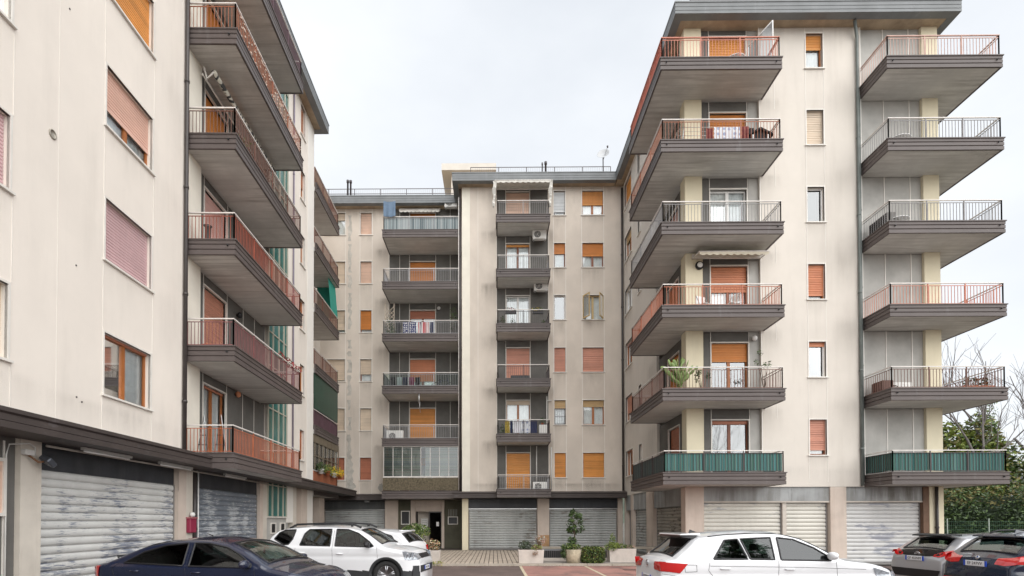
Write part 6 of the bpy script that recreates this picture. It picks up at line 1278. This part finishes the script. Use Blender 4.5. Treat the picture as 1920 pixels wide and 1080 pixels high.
# white compact SUV behind it
WP = paint('white_car_paint', (.74, .75, .77), 0, .25)
c = Car('parked_car', 'white SUV with black roof rails parked beside the left shutters', (-3.98, 14.95, 0), R(-7.5), 4.34, .9,
        [(-2.15, .4), (-2.16, .8), (-2.13, 1.0), (-2.04, 1.16), (-1.86, 1.42), (-1.72, 1.54), (-1.5, 1.60), (-1.0, 1.635), (-.3, 1.64), (.25, 1.62), (.52, 1.56), (.8, 1.42), (1.16, 1.17), (1.3, 1.12), (1.75, 1.05), (2.0, .97), (2.12, .84), (2.17, .72), (2.17, .4)], 1.05, .27, WP, clad=True, wheelbase=(-1.34, 1.33), wr=.36, nose=.5)
c.side('side_window', [(-1.78, 1.28), (-1.66, 1.44), (-1.50, 1.515), (-1.2, 1.525), (-1.26, 1.28), (-1.36, 1.14), (-1.50, 1.13)], CGT, .002)
c.side('side_window', [(-1.04, 1.12), (-.94, 1.42), (-.82, 1.53), (-.2, 1.54), (-.2, 1.10)], CGT, .002)
c.side('side_window', [(-.06, 1.10), (-.06, 1.54), (.25, 1.53), (.55, 1.43), (.86, 1.22), (.98, 1.10), (.92, 1.08)], CGT, .002)
for p in ([(-1.82, 1.27), (-1.68, 1.465), (-1.50, 1.54), (-1.17, 1.55), (-1.23, 1.27), (-1.34, 1.12), (-1.52, 1.105)], [(-1.08, 1.095), (-.97, 1.43), (-.84, 1.555), (-.175, 1.565), (-.175, 1.075)], [(-.085, 1.075), (-.085, 1.565), (.26, 1.555), (.57, 1.45), (.9, 1.23), (1.05, 1.08), (.95, 1.055)]): c.side('window_seal', p, BLACK, .004)
c.glass_top('windscreen', .55, 1.14, .56, .66, CGL); c.glass_top('rear_window', -1.76, -2.02, .5, .56, CGT)
c.seam([(-.13, 1.56), (-.13, 1.0), (-.12, .45)]); c.seam([(1.08, 1.07), (1.1, .8), (.98, .42)]); c.seam([(-1.15, 1.05), (-1.2, .8), (-.98, .72)])
c.handle(-.98, .92, WP); c.handle(.08, .90, WP); c.mirror(.86, 1.12, BLACK)
for sd in (-1, 1):
    q = MB(); y = sd*.60; q.tube([(-1.45, y, 1.56), (-1.25, y, 1.66), (-.2, y, 1.70), (.35, y, 1.665), (.55, y, 1.58)], [.03, .028, .022, .028, .03], 8); q.tube([(.3, y, 1.6), (.3, y, 1.68)], .035, 8); q.tube([(-1.3, y, 1.6), (-1.3, y, 1.66)], .035, 8); q.build('roof_rail', BLACK, c.t)
c.lamp('headlight', [(.45, .78), (.45, .90), (.86, .98), (.86, .74)], [(1.76, .98), (2.08, .90), (2.1, .76), (1.82, .76)], CLR, False)
for sd in (-1, 1):
    for i in range(3): 
        P = []
        for j in range(5): x = 1.86+i*.08+j*.012; z = .79+j*.035; P.append((x, sd*(c.W(x, z)+.016), z))
        q = MB(); q.tube(P, .008, 5); q.build('lamp_blade', BLACK if i % 2 else CHR, c.t)
c.lamp('tail_light', [(.7, .9), (.7, 1.12), (.86, 1.12), (.86, .9)], None, RED); c.end('grille', [(-.44, .78), (-.44, .9), (.44, .9), (.44, .78)], BLACK, .012, False); c.end('lower_bumper', [(-.8, .42), (-.8, .60), (.8, .60), (.8, .42)], CLAD, .015, False); c.plate(.52, 'FW 318DL', False)
q = MB(); q.tube([(1.16, -.4, 1.18), (1.1, .05, 1.235)], .008, 5); q.tube([(1.16, .1, 1.19), (1.1, .55, 1.215)], .008, 5); q.build('wiper', BLACK, c.t)
# small white hatchback, rear to the right
c = Car('parked_car', 'small white hatchback half hidden behind the white SUV, its red tail light showing', (-4.25, 17.45, 0), R(166), 4.0, .86,
        [(-2.0, .35), (-2.0, .78), (-1.97, .98), (-1.9, 1.1), (-1.62, 1.38), (-1.5, 1.45), (-1.1, 1.50), (-.4, 1.53), (.1, 1.51), (.42, 1.43), (1.02, 1.08), (1.15, 1.03), (1.6, .95), (1.85, .84), (2.0, .66), (2.0, .35)], .95, .33, WP, wheelbase=(-1.25, 1.25), wr=.31)
c.side('side_window', [(-1.5, 1.12), (-1.35, 1.3), (-1.1, 1.37), (-.95, 1.38), (-.95, 1.02)], CGT, .002); c.side('side_window', [(-.9, 1.02), (-.9, 1.39), (-.2, 1.41), (-.2, 1.0)], CGT, .002); c.side('side_window', [(-.1, 1.0), (-.1, 1.41), (.2, 1.38), (.85, 1.02), (.8, .99)], CGT, .002)
c.side('window_seal', [(-1.58, 1.10), (-1.4, 1.32), (-1.1, 1.40), (-.2, 1.435), (.22, 1.405), (.93, 1.0), (.85, .965), (-.9, .99)], BLACK, .004)
c.glass_top('rear_window', -1.6, -1.86, .5, .58, CGT); c.glass_top('windscreen', .46, 1.0, .56, .66, CGT); c.lamp('tail_light', [(.56, .84), (.56, .98), (.82, 1.0), (.82, .84)], [(-1.99, .84), (-1.98, 1.0), (-1.62, .98), (-1.7, .88)], RED); c.handle(-.75, .88, WP); c.handle(.1, .87, WP); c.mirror(.8, 1.02, WP); c.plate(.74, 'EK 590VR')
q = MB(); q.tube([(-1.5, -.5, 1.46), (-1.62, -.45, 1.45), (-1.62, .45, 1.45), (-1.5, .5, 1.46)], .022, 6); q.build('rear_spoiler', WP, c.t); q = MB(); q.tube([(-1.3, 0, 1.48), (-1.55, 0, 1.72)], [.01, .004], 6); q.build('antenna', BLACK, c.t)
q = MB(); q.box(-1.3, -.2, -.45, .45, 1.515, 1.53); 
# white crossover, front right
c = Car('parked_car', 'white crossover in the right foreground with large red tail light', (5.10, 10.70, 0), R(2), 4.24, .91,
        [(-2.11, .42), (-2.12, .78), (-2.08, .98), (-2.0, 1.06), (-1.86, 1.10), (-1.60, 1.30), (-1.42, 1.46), (-1.30, 1.49), (-.9, 1.535), (-.3, 1.565), (.15, 1.55), (.5, 1.46), (.8, 1.31), (1.12, 1.12), (1.25, 1.07), (1.75, 1.01), (2.1, .92), (2.3, .78), (2.36, .62), (2.36, .4)], 1.0, .34, WP, wheelbase=(-1.28, 1.31), wr=.345, nose=.5, tail=.42)
c.side('side_window', [(-1.17, 1.05), (-.92, 1.385), (-.68, 1.405), (-.55, 1.05)], CGT, .002); c.side('side_window', [(-.5, 1.05), (-.62, 1.41), (-.06, 1.435), (-.06, 1.04)], CGT, .002); c.side('side_window', [(.06, 1.035), (.06, 1.435), (.35, 1.40), (.7, 1.25), (1.0, 1.05), (.95, 1.02)], CGT, .002)
c.side('window_seal', [(-1.25, 1.03), (-.96, 1.41), (-.5, 1.435), (-.02, 1.458), (.36, 1.42), (.73, 1.265), (1.1, 1.02), (1.0, .995), (-.02, 1.015)], BLACK, .004)
c.glass_top('windscreen', .55, 1.1, .58, .68, CGL); c.glass_top('rear_window', -1.47, -1.83, .56, .64, CGT)
q = MB(); q.hexa([(-1.68, -.58, 1.475), (-1.3, -.6, 1.47), (-1.3, .6, 1.47), (-1.68, .58, 1.475), (-1.66, -.57, 1.50), (-1.3, -.6, 1.515), (-1.3, .6, 1.515), (-1.66, .57, 1.50)]); q.build('rear_spoiler', WP, c.t, bevel=.012); q = MB(); q.hexa([(-1.64, -.56, 1.44), (-1.42, -.6, 1.41), (-1.42, .6, 1.41), (-1.64, .56, 1.44), (-1.66, -.56, 1.474), (-1.35, -.6, 1.469), (-1.35, .6, 1.469), (-1.66, .56, 1.474)]); q.build('spoiler_underside', BLACK, c.t)
q = MB(); q.add([(-1.12, -.015, 1.52), (-1.28, -.015, 1.51), (-1.26, 0, 1.575), (-1.12, .015, 1.52), (-1.28, .015, 1.51)], [(0, 1, 2), (3, 2, 4), (1, 4, 2), (0, 2, 3)]); q.build('antenna', BLACK, c.t)
c.lamp('tail_light', [(.42, .84), (.34, .98), (.80, 1.0), (.84, .82)], [(-2.10, .84), (-2.12, 1.0), (-1.66, .97), (-1.80, .80)], RED)
c.seam([(-1.25, 1.02), (-1.28, .85), (-1.1, .62)]); c.seam([(0, 1.02), (.0, .8), (.03, .4)]); c.seam([(1.05, 1.0), (1.08, .75), (1.0, .4)]); c.seam([(-1.25, .93), (.5, .90), (1.6, .86)])
c.seam([(-1.72, .95), (-1.5, .95), (-1.49, .83), (-1.70, .82), (-1.72, .95)], (-1,)); c.seam([(-2.08, .78), (-1.9, .76), (-1.7, .70)])
c.handle(-.98, .88, WP); c.handle(.2, .87, WP); c.mirror(.93, 1.09, WP)
for sd in (-1, 1): q = MB(); q.tube([(x, sd*(c.W(x, c.top(x)-.14)-.07), c.top(x)-.048) for x in (-1.2, -.9, -.4, 0, .3, .5, .7, .9, 1.05)], .009, 5); q.build('roof_gutter', BLACK, c.t)
x = c.Rx(0, .93); q = MB(); q.lathe((x-.012, 0, .93), [(.065, 0), (.065, .012), (.052, .012), (.052, 0)], 24, axis=(-1, 0, 0)); e = q.build('badge_ring', CHR, c.t)
q = MB()
for P in ([(-.035, .04), (-.012, -.012), (.0, .012), (.012, -.012), (.035, .04)], [(-.05, .0), (-.018, -.048), (0, -.02), (.018, -.048), (.05, .0)]): q.tube([(x-.02, y, .93+z) for y, z in P], .006, 4)
q.build('badge_letters', CHR, e); c.end('bumper_trim', [(-.8, .42), (-.8, .58), (.8, .58), (.8, .42)], CLAD, .012); c.plate(.66, 'GB 702KT')
c.lamp('headlight', [(.5, .72), (.5, .86), (.86, .9), (.86, .70)], [(1.72, .9), (2.05, .8), (2.05, .7), (1.8, .72)], CLR, False)
# silver hatchback with black rear, far right
SP = paint('silver_grey_paint', (.46, .46, .48), .5, .3)
c = Car('parked_car', 'silver-grey hatchback with a black tailgate, rear facing the courtyard', (12.35, 13.65, 0), R(5), 3.95, .86,
        [(-1.95, .35), (-1.97, .6), (-1.95, .8), (-1.86, .93), (-1.74, 1.05), (-1.38, 1.31), (-1.28, 1.365), (-.8, 1.41), (-.2, 1.43), (.2, 1.45), (.55, 1.36), (1.1, 1.04), (1.25, .98), (1.65, .9), (1.88, .75), (1.97, .6), (1.97, .35)], .93, .36, SP, wheelbase=(-1.28, 1.28), wr=.31, tail=.5)
c.glass_top('rear_window', -1.36, -1.7, .50, .58, CGL); c.end('tailgate_panel', [(-.62, .91), (-.62, 1.0), (-.5, 1.06), (.5, 1.06), (.62, 1.0), (.62, .91), (.3, .88), (-.3, .88)], mat('gloss_black', (.01, .01, .012), .1, coat=1, var=0), .012)
c.lamp('tail_light', [(.44, .88), (.44, .93), (.60, 1.0), (.80, 1.05), (.86, .97), (.62, .87)], [(-1.86, .92), (-1.86, 1.0), (-1.5, 1.01), (-1.42, .98)], RED)
c.side('side_window', [(-1.3, 1.1), (-1.15, 1.28), (-.8, 1.32), (-.3, 1.34), (-.3, .99), (-1.0, .99)], CGT, .002); c.side('side_window', [(-.2, .99), (-.2, 1.345), (.2, 1.33), (.85, 1.0), (.8, .97)], CGT, .002); c.glass_top('windscreen', .6, 1.08, .56, .66, CGT)
q = MB(); q.hexa([(-1.52, -.55, 1.36), (-1.25, -.58, 1.37), (-1.25, .58, 1.37), (-1.52, .55, 1.36), (-1.5, -.54, 1.395), (-1.25, -.58, 1.42), (-1.25, .58, 1.42), (-1.5, .54, 1.395)]); q.build('rear_spoiler', BLACK, c.t, bevel=.01)
x = c.Rx(0, .93); q = MB()
for (a, b) in ((.075, .05), (.028, .05), (.075, .022)): q.tube([(x-.02, a*math.cos(i*.393), .93+b*math.sin(i*.393)) for i in range(17)], .006, 4, cap=False)
q.build('badge', CHR, c.t); c.plate(.82, 'GF 455NM'); c.end('bumper_trim', [(-.6, .36), (-.7, .56), (.7, .56), (.6, .36)], BLACK, .012); c.handle(-.5, .85, SP)
# dark blue SUV, far right
DB = paint('midnight_blue_paint', (.005, .014, .036), .0, .2)
c = Car('parked_car', 'midnight-blue SUV at the right edge, rear facing the courtyard', (12.12, 11.30, 0), R(1), 4.45, .90,
        [(-2.2, .38), (-2.22, .62), (-2.2, .82), (-2.1, .98), (-1.98, 1.06), (-1.62, 1.36), (-1.5, 1.44), (-1.2, 1.50), (-.4, 1.54), (.2, 1.52), (.6, 1.42), (1.2, 1.08), (1.35, 1.03), (1.85, .96), (2.1, .82), (2.2, .65), (2.2, .38)], .98, .33, DB, wheelbase=(-1.38, 1.38), wr=.35, tail=.5)
c.glass_top('rear_window', -1.6, -1.92, .55, .62, CGL); c.glass_top('windscreen', .66, 1.18, .58, .68, CGT)
c.lamp('tail_light', [(.40, .87), (.40, .99), (.62, 1.01), (.80, 1.06), (.88, .90), (.62, .85)], [(-2.12, .90), (-2.05, 1.03), (-1.72, 1.06), (-1.74, .92), (-1.9, .88)], RED)
c.side('side_window', [(-1.55, 1.12), (-1.42, 1.32), (-1.0, 1.38), (-.3, 1.40), (-.3, 1.04), (-1.2, 1.04)], CGT, .002); c.side('side_window', [(-.2, 1.04), (-.2, 1.40), (.2, 1.38), (.95, 1.04), (.9, 1.02)], CGT, .002)
q = MB(); q.hexa([(-1.74, -.56, 1.40), (-1.45, -.6, 1.42), (-1.45, .6, 1.42), (-1.74, .56, 1.40), (-1.72, -.55, 1.435), (-1.45, -.6, 1.465), (-1.45, .6, 1.465), (-1.72, .55, 1.435)]); q.build('rear_spoiler', DB, c.t, bevel=.01)
x = c.Rx(0, .98); q = MB(); q.lathe((x-.03, 0, .98), [(.042, 0), (.042, .012), (.034, .014)], 20, axis=(-1, 0, .3)); e = q.build('badge_ring', CHR, c.t)
BQ = mat('badge_blue', (.03, .15, .5), .3, var=0)
for i in range(4):
    q = MB(); q.add([(x-.046, 0, .985)]+[(x-.046, .032*math.cos(i*1.571+j*.393), .985+.032*math.sin(i*1.571+j*.393)) for j in range(5)], [(0, 1, 2, 3, 4, 5)]); q.build('badge_quarter', BQ if i % 2 else WHITE, e, fix=False)
c.plate(.86, 'EF 247VV'); c.end('bumper_trim', [(-.75, .4), (-.75, .58), (.75, .58), (.75, .4)], CLAD, .012); c.end('reflector', [(.5, .50), (.5, .54), (.78, .54), (.78, .50)], RED, .02); c.end('reflector', [(-.78, .50), (-.78, .54), (-.5, .54), (-.5, .50)], RED, .02)
q = MB(); q.hexa([(-1.35, -.02, 1.49), (-1.1, -.025, 1.505), (-1.1, .025, 1.505), (-1.35, .02, 1.49), (-1.33, -.012, 1.55), (-1.15, -.015, 1.52), (-1.15, .015, 1.52), (-1.33, .012, 1.55)]); q.build('antenna', DB, c.t)
for sd in (-1, 1): q = MB(); y = sd*.6; q.tube([(-1.3, y, 1.47), (-1.1, y, 1.53), (.2, y, 1.55), (.5, y, 1.47)], .016, 6); q.build('roof_rail', BLACK, c.t)
for c in CARS: c.body(c.pnt, c.clad)
